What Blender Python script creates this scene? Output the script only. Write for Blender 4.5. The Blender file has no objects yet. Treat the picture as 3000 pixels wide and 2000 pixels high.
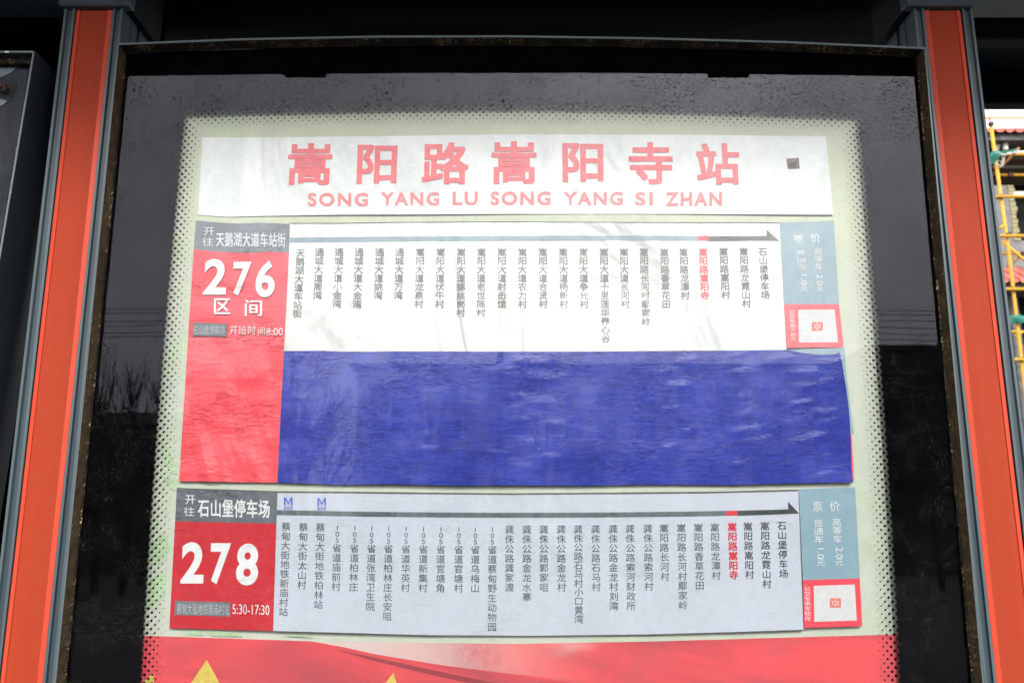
import bpy, math, random
from mathutils import Vector, Matrix, noise
random.seed(7)
S = bpy.context.scene
C = S.collection
R = math.radians

# ------------------------------------------------------------------ camera
F = 2600.0                       # focal length in pixels of the 3000 px wide picture
PITCH = R(12.06)
CAM = Vector((0.0, -1.4, 1.6))
cam_d = bpy.data.cameras.new('camera')
cam_d.sensor_width = 36.0
cam_d.lens = F / 3000.0 * 36.0
cam_d.clip_start = 0.02
cam_d.clip_end = 3000
cam = bpy.data.objects.new('camera', cam_d)
C.objects.link(cam)
cam.location = CAM
cam.rotation_euler = (math.pi / 2 + PITCH, 0, 0)
cam_d.dof.use_dof = True
cam_d.dof.focus_distance = 1.42
cam_d.dof.aperture_fstop = 9.0
S.camera = cam

# ------------------------------------------------------------------ sky, sun, exposure
SUN_EL, SUN_AZ = 37.0, 168.0      # azimuth clockwise from +Y: behind the camera
w = bpy.data.worlds.new('World')
S.world = w
w.use_nodes = True
wn = w.node_tree
bg = wn.nodes['Background']
sky = wn.nodes.new('ShaderNodeTexSky')
sky.sky_type = 'NISHITA'
sky.sun_disc = False
sky.sun_elevation = R(SUN_EL)
sky.sun_rotation = R(SUN_AZ)
sky.air_density = 1.0
sky.dust_density = 6.0
sky.ozone_density = 1.0
hs = wn.nodes.new('ShaderNodeHueSaturation')
hs.inputs['Saturation'].default_value = 0.14
wn.links.new(sky.outputs[0], hs.inputs['Color'])
# overcast: an even layer of cloud over most of the sky
cn = wn.nodes.new('ShaderNodeTexNoise'); cn.inputs['Scale'].default_value = 2.2; cn.inputs['Detail'].default_value = 4
tc = wn.nodes.new('ShaderNodeTexCoord'); wn.links.new(tc.outputs['Generated'], cn.inputs['Vector'])
cr = wn.nodes.new('ShaderNodeMix'); cr.data_type = 'RGBA'
cr.inputs[6].default_value = (7.8, 7.9, 8.2, 1); cr.inputs[7].default_value = (9.8, 9.8, 9.9, 1)
wn.links.new(cn.outputs['Fac'], cr.inputs[0])
cm = wn.nodes.new('ShaderNodeMix'); cm.data_type = 'RGBA'; cm.inputs[0].default_value = 0.75
wn.links.new(hs.outputs[0], cm.inputs[6]); wn.links.new(cr.outputs[2], cm.inputs[7])
wn.links.new(cm.outputs[2], bg.inputs['Color'])
bg.inputs['Strength'].default_value = 0.15
sd = bpy.data.lights.new('sun', 'SUN')
sd.energy = 1.3
sd.angle = R(13)
sd.color = (1.0, 0.97, 0.93)
so = bpy.data.objects.new('sun', sd)
C.objects.link(so)
az, el = R(SUN_AZ), R(SUN_EL)
sv = Vector((math.sin(az) * math.cos(el), math.cos(az) * math.cos(el), math.sin(el)))
so.rotation_euler = sv.to_track_quat('Z', 'Y').to_euler()
so.location = (0, -5, 8)
S.view_settings.view_transform = 'Standard'
S.view_settings.look = 'None'
S.view_settings.exposure = 1.12
S.view_settings.gamma = 1.0
S.cycles.max_bounces = 8
S.cycles.transparent_max_bounces = 12
S.cycles.caustics_reflective = False
S.cycles.caustics_refractive = False

# ------------------------------------------------------------------ projection helpers
CP, SP = math.cos(PITCH), math.sin(PITCH)
def U(px, py, Y=0.0):
    """the point of the upright plane y = Y seen at a pixel of the 3000 x 2000 photograph"""
    u, v = (px - 1500.0) / F, (1000.0 - py) / F
    d = Vector((u, CP - v * SP, SP + v * CP))
    return CAM + d * ((Y - CAM.y) / d.y)
def M(px, py, d):
    """a thing seen mirrored in the glass, d metres in front of it"""
    p = U(px, py, d)
    return Vector((p.x, -d, p.z))

# ------------------------------------------------------------------ materials
def rgb(r, g, b):
    f = lambda c: (c / 255 / 12.92) if c / 255 <= 0.04045 else ((c / 255 + 0.055) / 1.055) ** 2.4
    return (f(r), f(g), f(b))
class NT:
    def __init__(s, name):
        s.m = bpy.data.materials.new(name)
        s.m.use_nodes = True
        s.t = s.m.node_tree
        s.b = s.t.nodes['Principled BSDF']
        s.out = s.t.nodes['Material Output']
        s.pos = s.t.nodes.new('ShaderNodeNewGeometry').outputs['Position']
    def n(s, typ, **kw):
        nd = s.t.nodes.new(typ)
        for k, v in kw.items():
            setattr(nd, k, v)
        return nd
    def l(s, a, b):
        s.t.links.new(a, b)
    def scaled(s, sc):
        mp = s.n('ShaderNodeMapping')
        mp.inputs['Scale'].default_value = sc
        s.l(s.pos, mp.inputs['Vector'])
        return mp.outputs[0]
    def noise(s, sc, detail=4, rough=0.55, dist=0.0):
        nd = s.n('ShaderNodeTexNoise')
        nd.inputs['Scale'].default_value = 1.0
        nd.inputs['Detail'].default_value = detail
        nd.inputs['Roughness'].default_value = rough
        nd.inputs['Distortion'].default_value = dist
        s.l(s.scaled(sc if isinstance(sc, tuple) else (sc, sc, sc)), nd.inputs['Vector'])
        return nd.outputs['Fac']
    def ramp(s, fac, lo, hi, a=0.0, b=1.0):
        r = s.n('ShaderNodeMapRange')
        r.interpolation_type = 'SMOOTHSTEP'
        s.l(fac, r.inputs[0])
        r.inputs[1].default_value = lo
        r.inputs[2].default_value = hi
        r.inputs[3].default_value = a
        r.inputs[4].default_value = b
        return r.outputs[0]
    def mixc(s, fac, a, b):
        m = s.n('ShaderNodeMix', data_type='RGBA')
        if isinstance(fac, (int, float)): m.inputs[0].default_value = fac
        else: s.l(fac, m.inputs[0])
        for v, i in ((a, 6), (b, 7)):
            if isinstance(v, tuple): m.inputs[i].default_value = (*v[:3], 1)
            else: s.l(v, m.inputs[i])
        return m.outputs[2]
    def math(s, op, a, b=0.0):
        m = s.n('ShaderNodeMath', operation=op)
        for v, i in ((a, 0), (b, 1)):
            if isinstance(v, (int, float)): m.inputs[i].default_value = v
            else: s.l(v, m.inputs[i])
        return m.outputs[0]
    def color(s, c):
        if isinstance(c, tuple): s.b.inputs['Base Color'].default_value = (*c[:3], 1)
        else: s.l(c, s.b.inputs['Base Color'])
    def rough(s, r):
        if isinstance(r, (int, float)): s.b.inputs['Roughness'].default_value = r
        else: s.l(r, s.b.inputs['Roughness'])
    def bump(s, h, strength=0.3, dist=0.001):
        b = s.n('ShaderNodeBump')
        b.inputs['Strength'].default_value = strength
        b.inputs['Distance'].default_value = dist
        s.l(h, b.inputs['Height'])
        s.l(b.outputs[0], s.b.inputs['Normal'])
        return b

def simple(name, col, rough=0.6, metal=0.0, var=0.25, sc=30.0, bump=0.2, bd=0.001, spec=0.5):
    m = NT(name)
    nz = m.noise(sc, 6, 0.6)
    dark = tuple(c * (1 - var) for c in col)
    m.color(m.mixc(m.ramp(nz, 0.3, 0.7), dark, col))
    m.rough(rough)
    m.b.inputs['Metallic'].default_value = metal
    m.b.inputs['Specular IOR Level'].default_value = spec
    if bump: m.bump(nz, bump, bd)
    return m.m

# dust hairs, scratches and grit shared by printed sheets
def sheet_mat(name, col, rough=0.38, weave=True, wrinkle=0.5, var=0.08, grit=0.5, spec=0.5, fine=0.5, blotch=None):
    m = NT(name)
    big = m.noise((5.5, 5, 2.6), 3, 0.5, 1.2)
    mott = m.noise(90, 6, 0.7)
    base = m.mixc(m.ramp(mott, 0.35, 0.7), tuple(c * (1 - var) for c in col), col)
    if blotch:
        base = m.mixc(m.ramp(m.noise((7, 5, 5), 4, 0.55, 0.8), 0.45, 0.68, 0, 0.7), base, blotch)
    gr = m.noise((520, 100, 300), 2, 0.5)
    gmask = m.math('MULTIPLY', m.ramp(gr, 0.70, 0.76), m.ramp(m.noise(12, 3), 0.45, 0.7, 0.15, 1.0))
    base = m.mixc(m.math('MULTIPLY', gmask, grit), base, (0.16, 0.13, 0.09))
    m.color(base)
    m.rough(rough)
    m.b.inputs['Specular IOR Level'].default_value = spec
    h = m.math('MULTIPLY', big, 16.0 * wrinkle)
    creases = m.noise((34, 10, 210), 3, 0.6, 1.1)
    cr = m.ramp(m.math('ABSOLUTE', m.math('SUBTRACT', creases, 0.55)), 0.0, 0.028, 1.0, 0.0)
    cr = m.math('MULTIPLY', cr, m.ramp(m.noise((11, 5, 16), 3, 0.5), 0.42, 0.62, 0.0, 0.17 * fine))
    h = m.math('ADD', h, cr)
    h = m.math('ADD', h, m.math('MULTIPLY', mott, 0.12))
    if weave:
        wv = m.n('ShaderNodeTexWave', wave_type='BANDS', bands_direction='X')
        wv.inputs['Scale'].default_value = 130
        m.l(m.pos, wv.inputs['Vector'])
        wz = m.n('ShaderNodeTexWave', wave_type='BANDS', bands_direction='Z')
        wz.inputs['Scale'].default_value = 130
        m.l(m.pos, wz.inputs['Vector'])
        h = m.math('ADD', h, m.math('MULTIPLY', m.math('ADD', wv.outputs['Fac'], wz.outputs['Fac']), 0.06))
    m.bump(h, 1.0, 0.0012)
    return m.m

# extruded aluminium / painted steel with fine vertical drawing lines
def profile_mat(name, col, rough=0.45, lines=1.0, dirt=(0.02, 0.018, 0.014)):
    m = NT(name)
    ln = m.noise((420, 420, 1.2), 3, 0.6)
    nz = m.noise((14, 14, 3), 5, 0.6)
    c = m.mixc(m.ramp(ln, 0.3, 0.7), tuple(x * 0.80 for x in col), tuple(min(1, x * 1.12) for x in col))
    c = m.mixc(m.ramp(nz, 0.35, 0.75, 0, 0.35), c, tuple(x * 0.7 for x in col))
    sp = m.noise(700, 2)
    c = m.mixc(m.ramp(sp, 0.74, 0.78, 0, 0.8), c, dirt)
    m.color(c)
    m.rough(m.ramp(nz, 0.3, 0.8, rough - 0.08, rough + 0.12))
    m.bump(ln, 0.35 * lines, 0.0006)
    return m.m

MAT = {}
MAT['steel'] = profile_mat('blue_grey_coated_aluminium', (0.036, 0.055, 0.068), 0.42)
MAT['steel_light'] = profile_mat('highlight_blue_grey_aluminium', (0.070, 0.098, 0.108), 0.4)  # lighter copy of the coating, edge highlights put into the colour
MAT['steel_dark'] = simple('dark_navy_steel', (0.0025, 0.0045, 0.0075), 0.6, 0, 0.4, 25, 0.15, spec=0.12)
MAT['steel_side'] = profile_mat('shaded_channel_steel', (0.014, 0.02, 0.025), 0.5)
MAT['black'] = simple('black_void_paint', (0.0015, 0.0015, 0.002), 0.9, 0, 0.3, 20, 0.0, spec=0.1)
def orange_mat(name, col, rough):
    m = NT(name)
    st = m.noise((60, 60, 1.5), 4, 0.6)
    gn = m.noise(900, 2, 0.5)
    c = m.mixc(m.ramp(st, 0.3, 0.7), tuple(x * 0.90 for x in col), col)
    c = m.mixc(m.ramp(gn, 0.4, 0.65, 0, 0.22), c, tuple(x * 0.6 for x in col))
    sp = m.noise(120, 3)
    c = m.mixc(m.ramp(sp, 0.68, 0.74, 0, 0.45), c, (0.25, 0.08, 0.04))
    m.color(c); m.rough(rough)
    m.b.inputs['Specular IOR Level'].default_value = 0.15
    m.bump(gn, 0.25, 0.0004)
    return m.m
MAT['orange'] = orange_mat('matt_orange_insert', (0.34, 0.040, 0.014), 0.6)
MAT['orange_lip'] = orange_mat('smooth_lit_orange_lip', (0.58, 0.068, 0.034), 0.45)  # lighter orange: the light caught by the slanting lips put into the colour

def grime_mat(name, col, speck, dens=0.62):
    m = NT(name)
    nz = m.noise(60, 6, 0.7)
    c = m.mixc(m.ramp(nz, 0.3, 0.7), tuple(x * 0.35 for x in col), col)
    a = m.noise((300, 300, 220), 3, 0.7, 1.5)
    b = m.noise(25, 3)
    k = m.math('MULTIPLY', m.ramp(a, dens, dens + 0.06), m.ramp(b, 0.42, 0.62))
    c = m.mixc(k, c, speck)
    m.color(c); m.rough(0.85)
    m.b.inputs['Specular IOR Level'].default_value = 0.2
    m.bump(a, 0.8, 0.002)
    return m.m
MAT['grime'] = grime_mat('dirty_gasket_with_dust', (0.065, 0.043, 0.020), (0.42, 0.30, 0.14), 0.60)
MAT['gasket'] = grime_mat('dusty_rubber_bead', (0.010, 0.008, 0.006), (0.50, 0.38, 0.20), 0.57)

def glass_mat():
    m = NT('dusty_tempered_glass')
    t = m.t
    t.nodes.remove(m.b)
    tr = m.n('ShaderNodeBsdfTransparent')
    tr.inputs[0].default_value = (0.97, 0.985, 0.975, 1)
    gl = m.n('ShaderNodeBsdfGlossy')
    gl.inputs['Roughness'].default_value = 0.0
    gl.inputs['Color'].default_value = (0.93, 0.91, 1.0, 1)
    fr = m.n('ShaderNodeFresnel'); fr.inputs['IOR'].default_value = 1.385
    # dried drops and grime dull the reflection, more of it towards the top
    drops = m.noise((170, 100, 240), 6, 0.68, 0.4)
    film = m.noise((7, 7, 7), 5, 0.6)
    sepz = m.n('ShaderNodeSeparateXYZ'); m.l(m.pos, sepz.inputs[0])
    upper = m.ramp(sepz.outputs['Z'], 1.95, 2.38, 0.25, 1.0)
    dull = m.math('MULTIPLY', m.math('MULTIPLY', m.ramp(drops, 0.50, 0.60), m.math('MULTIPLY', upper, m.ramp(m.noise((16, 10, 16), 3), 0.3, 0.65, 0.35, 1.0))), 0.8)
    keep = m.math('MULTIPLY', m.math('SUBTRACT', 1.0, dull), m.ramp(film, 0.3, 0.75, 1.0, 0.78))
    fac = m.math('MULTIPLY', fr.outputs[0], keep)
    mx = m.n('ShaderNodeMixShader')
    m.l(fac, mx.inputs[0]); m.l(tr.outputs[0], mx.inputs[1]); m.l(gl.outputs[0], mx.inputs[2])
    # dust: a thin grey veil, and small tan hairs and specks
    df = m.n('ShaderNodeBsdfDiffuse'); 
    hair = m.noise((330, 100, 420), 3, 0.75, 2.5)
    cl = m.noise(14, 3, 0.6)
    hm = m.math('MULTIPLY', m.ramp(hair, 0.625, 0.66), m.ramp(cl, 0.42, 0.62))
    lower = m.ramp(sepz.outputs['Z'], 1.35, 2.1, 1.0, 0.35)
    hm = m.math('MULTIPLY', m.math('MULTIPLY', hm, lower), 0.30)
    veil = m.ramp(m.noise((30, 30, 30), 6, 0.7), 0.35, 0.8, 0.0, 0.0025)
    m.l(m.mixc(hm, (0.5, 0.5, 0.52), (0.75, 0.62, 0.42)), df.inputs[0])
    mx2 = m.n('ShaderNodeMixShader')
    m.l(m.math('ADD', hm, veil), mx2.inputs[0]); m.l(mx.outputs[0], mx2.inputs[1]); m.l(df.outputs[0], mx2.inputs[2])
    m.l(mx2.outputs[0], m.out.inputs[0])
    return m.m
MAT['glass'] = glass_mat()
def clear_mat():
    m = NT('clear_glass_body')
    m.t.nodes.remove(m.b)
    tr = m.n('ShaderNodeBsdfTransparent'); tr.inputs[0].default_value = (0.985, 0.99, 0.985, 1)
    m.l(tr.outputs[0], m.out.inputs[0])
    return m.m
MAT['clear'] = clear_mat()
MAT['border'] = simple('black_ceramic_print', (0.0015, 0.0015, 0.002), 0.9, 0, 0.3, 60, 0.0, spec=0.0)

# ------------------------------------------------------------------ object helpers
def tag(o, label=None, cat=None, group=None, kind=None):
    if label: o['label'] = label
    if cat: o['category'] = cat
    if group: o['group'] = group
    if kind: o['kind'] = kind
    return o
def empty(name, loc, label, cat, group=None):
    o = bpy.data.objects.new(name, None)
    o.empty_display_size = 0.05
    C.objects.link(o)
    o.location = loc
    return tag(o, label, cat, group)
def mesh(name, verts, faces, m, parent=None, smooth=False, origin=None, mats=None, fm=None):
    me = bpy.data.meshes.new(name)
    org = Vector(parent.location) if parent is not None and parent.type == 'EMPTY' else Vector((0, 0, 0))
    if parent is not None and parent.type != 'EMPTY' and parent.parent is not None:
        org = Vector(parent.parent.location)
    if origin is not None: org = Vector(origin)
    me.from_pydata([tuple(Vector(v) - org) for v in verts], [], faces)
    for x in (mats or [m]): me.materials.append(x)
    if fm: me.polygons.foreach_set('material_index', fm)
    if smooth: me.polygons.foreach_set('use_smooth', [True] * len(faces))
    me.update()
    o = bpy.data.objects.new(name, me)
    C.objects.link(o)
    if parent is not None: o.parent = parent
    if origin is not None: o.location = origin
    return o
class MB:
    def __init__(s): s.v, s.f = [], []
    def add(s, vs, fs):
        n = len(s.v); s.v += [tuple(v) for v in vs]; s.f += [tuple(i + n for i in f) for f in fs]
    def box(s, x0, x1, y0, y1, z0, z1, bev=0.0):
        if bev <= 0:
            s.add([(x0,y0,z0),(x1,y0,z0),(x1,y1,z0),(x0,y1,z0),(x0,y0,z1),(x1,y0,z1),(x1,y1,z1),(x0,y1,z1)],
                  [(0,3,2,1),(4,5,6,7),(0,1,5,4),(1,2,6,5),(2,3,7,6),(3,0,4,7)])
            return
        b = bev
        vs = []
        for (x, sx) in ((x0, 1), (x1, -1)):
            for (y, sy) in ((y0, 1), (y1, -1)):
                for (z, sz) in ((z0, 1), (z1, -1)):
                    vs += [(x, y + sy*b, z + sz*b), (x + sx*b, y, z + sz*b), (x + sx*b, y + sy*b, z)]
        import bmesh
        bm = bmesh.new()
        for v in vs: bm.verts.new(v)
        r = bmesh.ops.convex_hull(bm, input=bm.verts)
        bmesh.ops.dissolve_limit(bm, angle_limit=0.01, verts=bm.verts, edges=bm.edges)
        bm.verts.index_update()
        s.add([v.co[:] for v in bm.verts], [[v.index for v in f.verts] for f in bm.faces])
        bm.free()
    def tube(s, pts, r, n=8, r1=None, caps=True):
        pts = [Vector(p) for p in pts]
        N = len(pts); base = len(s.v); ref = None
        for i, p in enumerate(pts):
            d = (pts[min(i+1, N-1)] - pts[max(i-1, 0)]).normalized()
            if ref is None: ref = d.orthogonal().normalized()
            ref = (ref - d * ref.dot(d)).normalized()
            b = d.cross(ref)
            rr = r if r1 is None else r + (r1 - r) * i / max(1, N-1)
            for k in range(n):
                a = 2 * math.pi * k / n
                s.v.append(tuple(p + (ref * math.cos(a) + b * math.sin(a)) * rr))
        for i in range(N - 1):
            for k in range(n):
                a0 = base + i*n + k; a1 = base + i*n + (k+1) % n
                s.f.append((a0, a1, a1 + n, a0 + n))
        if caps:
            s.f.append(tuple(base + k for k in reversed(range(n))))
            s.f.append(tuple(base + (N-1)*n + k for k in range(n)))
    def obj(s, name, m, parent=None, smooth=False, origin=None):
        return mesh(name, s.v, s.f, m, parent, smooth, origin)

def lerp(a, b, t): return a + (b - a) * t
def poly_at(pts, t):
    """point at fraction t of x along a polyline of pixels"""
    x = lerp(pts[0][0], pts[-1][0], t)
    for (a, b) in zip(pts, pts[1:]):
        if x <= b[0] or b is pts[-1]:
            k = (x - a[0]) / (b[0] - a[0]) if b[0] != a[0] else 0
            k2 = k
            return (x, lerp(a[1], b[1], k2))
def sheet(name, top, bot, Y, m, parent, nx=24, nz=10, relief=None, left=None, right=None):
    """a hung sheet whose upper and lower edges follow pixel polylines"""
    vs, fs = [], []
    for j in range(nz + 1):
        t = j / nz
        for i in range(nx + 1):
            s_ = i / nx
            a, b = poly_at(top, s_), poly_at(bot, s_)
            px, py = lerp(a[0], b[0], t), lerp(a[1], b[1], t)
            if left:  px += left(t) * (1 - s_)
            if right: px += right(t) * s_
            p = U(px, py, Y)
            if relief: p.y -= relief(p.x, p.z, s_, t)
            vs.append(p)
    for j in range(nz):
        for i in range(nx):
            a = j * (nx + 1) + i
            fs.append((a, a + nx + 1, a + nx + 2, a + 1))
    return mesh(name, vs, fs, m, parent, smooth=bool(relief))
def strip(name, pts, th, Y, m, parent):
    """a printed line of th pixels under a pixel polyline"""
    vs, fs = [], []
    for (x, y) in pts:
        vs += [U(x, y, Y), U(x, y + th, Y)]
    for i in range(len(pts) - 1):
        fs.append((2*i, 2*i+1, 2*i+3, 2*i+2))
    return mesh(name, vs, fs, m, parent)
def polygon(name, pts, Y, m, parent):
    vs = [U(x, y, Y) for x, y in pts]
    area = sum(a[0]*b[1] - b[0]*a[1] for a, b in zip(pts, pts[1:] + pts[:1]))
    idx = list(range(len(pts)))
    if area > 0: idx.reverse()
    return mesh(name, vs, [tuple(idx)], m, parent)

# ------------------------------------------------------------------ lettering
GL = {}
def glyph_request(keys):
    objs = []
    for k in keys:
        if k in GL: continue
        text, off, space = k
        cu = bpy.data.curves.new('glyph', 'FONT')
        cu.body = text; cu.offset = off if text.isascii() else 0.0; cu.size = 1.0; cu.resolution_u = 4
        cu.space_character = space
        o = bpy.data.objects.new('glyph', cu)
        C.objects.link(o); objs.append((k, o, cu))
    bpy.context.view_layer.update()
    dg = bpy.context.evaluated_depsgraph_get()
    for k, o, cu in objs:
        me = bpy.data.meshes.new_from_object(o.evaluated_get(dg))
        v = [(p.co.x, p.co.y) for p in me.vertices]
        f = [tuple(p.vertices) for p in me.polygons]
        fs = []
        for q in f:      # every face towards the camera
            a = sum(v[q[i]][0]*v[q[(i+1) % len(q)]][1] - v[q[(i+1) % len(q)]][0]*v[q[i]][1] for i in range(len(q)))
            fs.append(q if a > 0 else tuple(reversed(q)))
        GL[k] = (v, fs)
        bpy.data.objects.remove(o); bpy.data.meshes.remove(me); bpy.data.curves.remove(cu)
def letters(name, items, Y, m, parent):
    """items: (text, offset, spacing, mode, box). mode 'fit' stretches the ink to the pixel box, 'em' puts the
    em square of one character on it, 'turn' fits the ink turned a quarter clockwise. box = (x0,y0,x1,y1[,lean])"""
    glyph_request({(i[0], i[1], i[2]) for i in items})
    vs, fs = [], []
    for (text, off, sp, mode, box) in items:
        v, f = GL[(text, off, sp)]
        if not v: continue
        x0, y0, x1, y1 = box[:4]
        lean = box[4] if len(box) > 4 else 0.0     # px of x per px of y
        skew = box[5] if len(box) > 5 else 0.0     # px of y per px of x
        if mode == 'em': a0, a1, b0, b1 = 0.0, 1.0, -0.12, 0.88
        else:
            a0, a1 = min(p[0] for p in v), max(p[0] for p in v)
            b0, b1 = min(p[1] for p in v), max(p[1] for p in v)
            if mode == 'emc': c = (a0 + a1) / 2; a0, a1, b0, b1 = c - 0.5, c + 0.5, -0.12, 0.88
        n = len(vs); cy = (y0 + y1) / 2; cx = (x0 + x1) / 2
        shifts = [(0.0, 0.0)]
        if off and not text.isascii():     # heavier strokes: the same outline printed again a hair to each side
            shifts = [(-off, -off), (off, -off), (-off, off), (off, off), (0.0, -off), (0.0, off)]
            if mode == 'fit': a0 -= off; a1 += off; b0 -= off; b1 += off
        for si, (sx, sy) in enumerate(shifts):
            n = len(vs)
            for (a, b) in v:
                s_, t_ = (a + sx - a0) / (a1 - a0), (b + sy - b0) / (b1 - b0)
                if mode == 'turn': px, py = lerp(x0, x1, t_), lerp(y0, y1, s_)
                else: px, py = lerp(x0, x1, s_), lerp(y1, y0, t_)
                px, py = px + (py - cy) * lean, py + (px - cx) * skew
                vs.append(U(px, py, Y - si * 0.00003))
            fs += [tuple(i + n for i in q) for q in f]
    return mesh(name, vs, fs, m, parent)
def row(text, x0, y0, x1, y1, off=0.0, skew=0.0, fill=0.98):
    """characters side by side in equal cells, em boxes stretched"""
    n = len(text); wd = (x1 - x0) / n; out = []
    for i, ch in enumerate(text):
        a = x0 + wd * i; dy = skew * (a + wd/2 - (x0 + x1)/2)
        out.append((ch, off, 1.0, 'em', (a + wd*(1-fill)/2, y0 + dy, a + wd*(1+fill)/2, y1 + dy)))
    return out
VPX, VPY = 1516.0, -11172.0
def column(text, xc, yc, pitch, wd, ht, off=0.0, leank=1.0, digit_pitch=None):
    out = []; y = yc
    for i, ch in enumerate(text):
        k = (xc - VPX) / (yc - VPY) * leank
        x = xc + (y - yc) * k
        if ch.isdigit():
            out.append((ch, off, 1.0, 'emc', (x - wd*0.43, y - ht*0.38, x + wd*0.43, y + ht*0.36)))
            nxt = text[i+1] if i + 1 < len(text) else ''
            y += (digit_pitch or pitch) * (1.0 if nxt.isdigit() else 1.3)
        else:
            out.append((ch, off, 1.0, 'em', (x - wd/2, y - ht/2, x + wd/2, y + ht/2)))
            y += pitch
    return out

# ================================================================== SETTING
def ground():
    m = NT('paved_ground')
    nz = m.noise(1.2, 8, 0.65)
    m.color(m.mixc(m.ramp(nz, 0.3, 0.7), (0.04, 0.037, 0.033), (0.07, 0.063, 0.056)))
    m.rough(0.95); m.bump(m.noise(30, 6), 0.4, 0.01)
    L = 900
    o = mesh('ground', [(-L,-L,0),(L,-L,0),(L,L,0),(-L,L,0)], [(0,1,2,3)], m.m)
    tag(o, kind='structure')
    pv = NT('concrete_pavers')
    br = pv.n('ShaderNodeTexBrick')
    br.inputs['Scale'].default_value = 3.3
    br.inputs['Color1'].default_value = (0.12, 0.115, 0.11, 1); br.inputs['Color2'].default_value = (0.15, 0.14, 0.13, 1)
    br.inputs['Mortar'].default_value = (0.09, 0.085, 0.08, 1); br.inputs['Mortar Size'].default_value = 0.012
    pv.l(pv.pos, br.inputs['Vector'])
    pv.color(br.outputs['Color']); pv.rough(0.9)
    b = MB(); b.box(-40, 40, -3.2, 3.0, 0.004, 0.14); tag(b.obj('pavement', pv.m), kind='structure')
    kb = MB(); kb.box(-40, 40, -3.36, -3.203, 0.004, 0.155, 0.015)
    tag(kb.obj('kerb', simple('granite_kerb', (0.28, 0.28, 0.27), 0.8, 0, 0.2, 40)), kind='structure')
    asph = simple('asphalt', (0.045, 0.045, 0.047), 0.9, 0, 0.3, 60, 0.4, 0.004)
    r = mesh('road', [(-200,-12,0.004),(200,-12,0.004),(200,-3.363,0.004),(-200,-3.363,0.004)], [(0,1,2,3)], asph)
    tag(r, kind='structure')
    b = MB()
    for i in range(-12, 13): b.add([(i*6,-7.8,0.008),(i*6+3,-7.8,0.008),(i*6+3,-7.65,0.008),(i*6,-7.65,0.008)], [(0,1,2,3)])
    tag(b.obj('road_markings', simple('white_road_paint', (0.65, 0.65, 0.62), 0.8, 0, 0.25, 15, 0.1)), kind='structure')
ground()

# ================================================================== THE SHELTER
def extrude(profile, z0, z1):
    """vertical prism from a counter-clockwise (seen from above) outline"""
    b = MB(); n = len(profile)
    vs = [(x, y, z0) for x, y in profile] + [(x, y, z1) for x, y in profile]
    fs = [(i, (i+1) % n, n + (i+1) % n, n + i) for i in range(n)] + [tuple(reversed(range(n))), tuple(range(n, 2*n))]
    b.add(vs, fs); return b
YP = 0.008                      # front of the posts
ZT = U(300, 26, YP).z            # where the posts meet their brackets
def post(side, label):
    X = lambda px: U(px, 28, YP).x
    if side < 0: gx0, gx1, ox0, ox1, hx0, hx1, cx0, cx1 = map(X, (190, 221, 224, 329, 332, 360, 178, 388))
    else:        gx0, gx1, ox0, ox1, hx0, hx1, cx0, cx1 = map(X, (2677, 2706, 2709, 2814, 2818, 2848, 2645, 2862))
    e = empty('shelter_post', ((ox0+ox1)/2, 0.03, 0.14), label, 'post', 'orange and grey posts of the bus shelter')
    yb = 0.10
    def channel(a, b):
        l = (b - a) * 0.22; d = 0.0035
        c = extrude([(a, YP), (a + l, YP), (a + l*1.35, YP + d), (b - l*1.35, YP + d), (b - l, YP), (b, YP), (b, YP + 0.035), (a, YP + 0.035)], 0.15, ZT)
        o = c.obj('edge_channel', MAT['steel'], e)
        for (p, q) in ((a - 0.0002, a + l), (b - l, b + 0.0002)):
            c = extrude([(p, YP - 0.001), (q, YP - 0.001), (q, YP - 0.0002), (p, YP - 0.0002)], 0.15, ZT)
            c.obj('channel_lip', MAT['steel_light'], o)
    channel(gx0, gx1); channel(hx0, hx1)
    core = extrude([(gx0 + 0.004, YP + 0.036), (hx1 - 0.004, YP + 0.036), (hx1 - 0.004, yb), (gx0 + 0.004, yb)], 0.15, ZT + 0.05)
    core.obj('post_core', MAT['steel_side'], e)
    # ribs down the inner side face
    xi = hx1 if side < 0 else gx0
    for k, (ya, yb2) in enumerate(((YP + 0.040, YP + 0.062), (YP + 0.075, YP + 0.115))):
        s_ = -0.0035 if side < 0 else 0.0035
        x0, x1 = sorted((xi + s_ * 1.1, xi - 0.0005 * (1 if side < 0 else -1)))
        c = MB(); c.box(x0, x1, ya, yb2, 0.15, ZT + 0.02, 0.0008)
        c.obj('side_rib', MAT['steel'], e)
    # the orange insert: flat middle between two slanting lips
    l = (ox1 - ox0) * 0.115
    ins = extrude([(ox0 + l, YP + 0.0015), (ox1 - l, YP + 0.0015), (ox1 - l, YP + 0.03), (ox0 + l, YP + 0.03)], 0.15, ZT - 0.003)
    io = ins.obj('orange_insert', MAT['orange'], e)
    for (a, b, ya, yb_) in ((ox0, ox0 + l - 0.0002, YP + 0.0015, YP - 0.0005), (ox1 - l + 0.0002, ox1, YP - 0.0005, YP + 0.0015)):
        extrude([(a, ya), (b, yb_), (b, YP + 0.02), (a, YP + 0.02)], 0.15, ZT - 0.003).obj('insert_lip', MAT['orange_lip'], io)
    # bracket under the roof beam
    c = MB(); c.box(cx0, cx1, YP - 0.012, 0.02, ZT, ZT + 0.16, 0.003)
    bo = c.obj('bracket', MAT['steel'], e)
    c = MB(); c.box(cx0 + 0.002, cx1 - 0.002, 0.0205, 0.14, ZT + 0.002, ZT + 0.16, 0.003); c.obj('bracket_arm', MAT['steel_dark'], bo)
    return e
post(-1, 'blue grey shelter post with an orange strip, between the two display cases')
post(1, 'blue grey shelter post with an orange strip, beside the view of the scaffolding')

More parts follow.
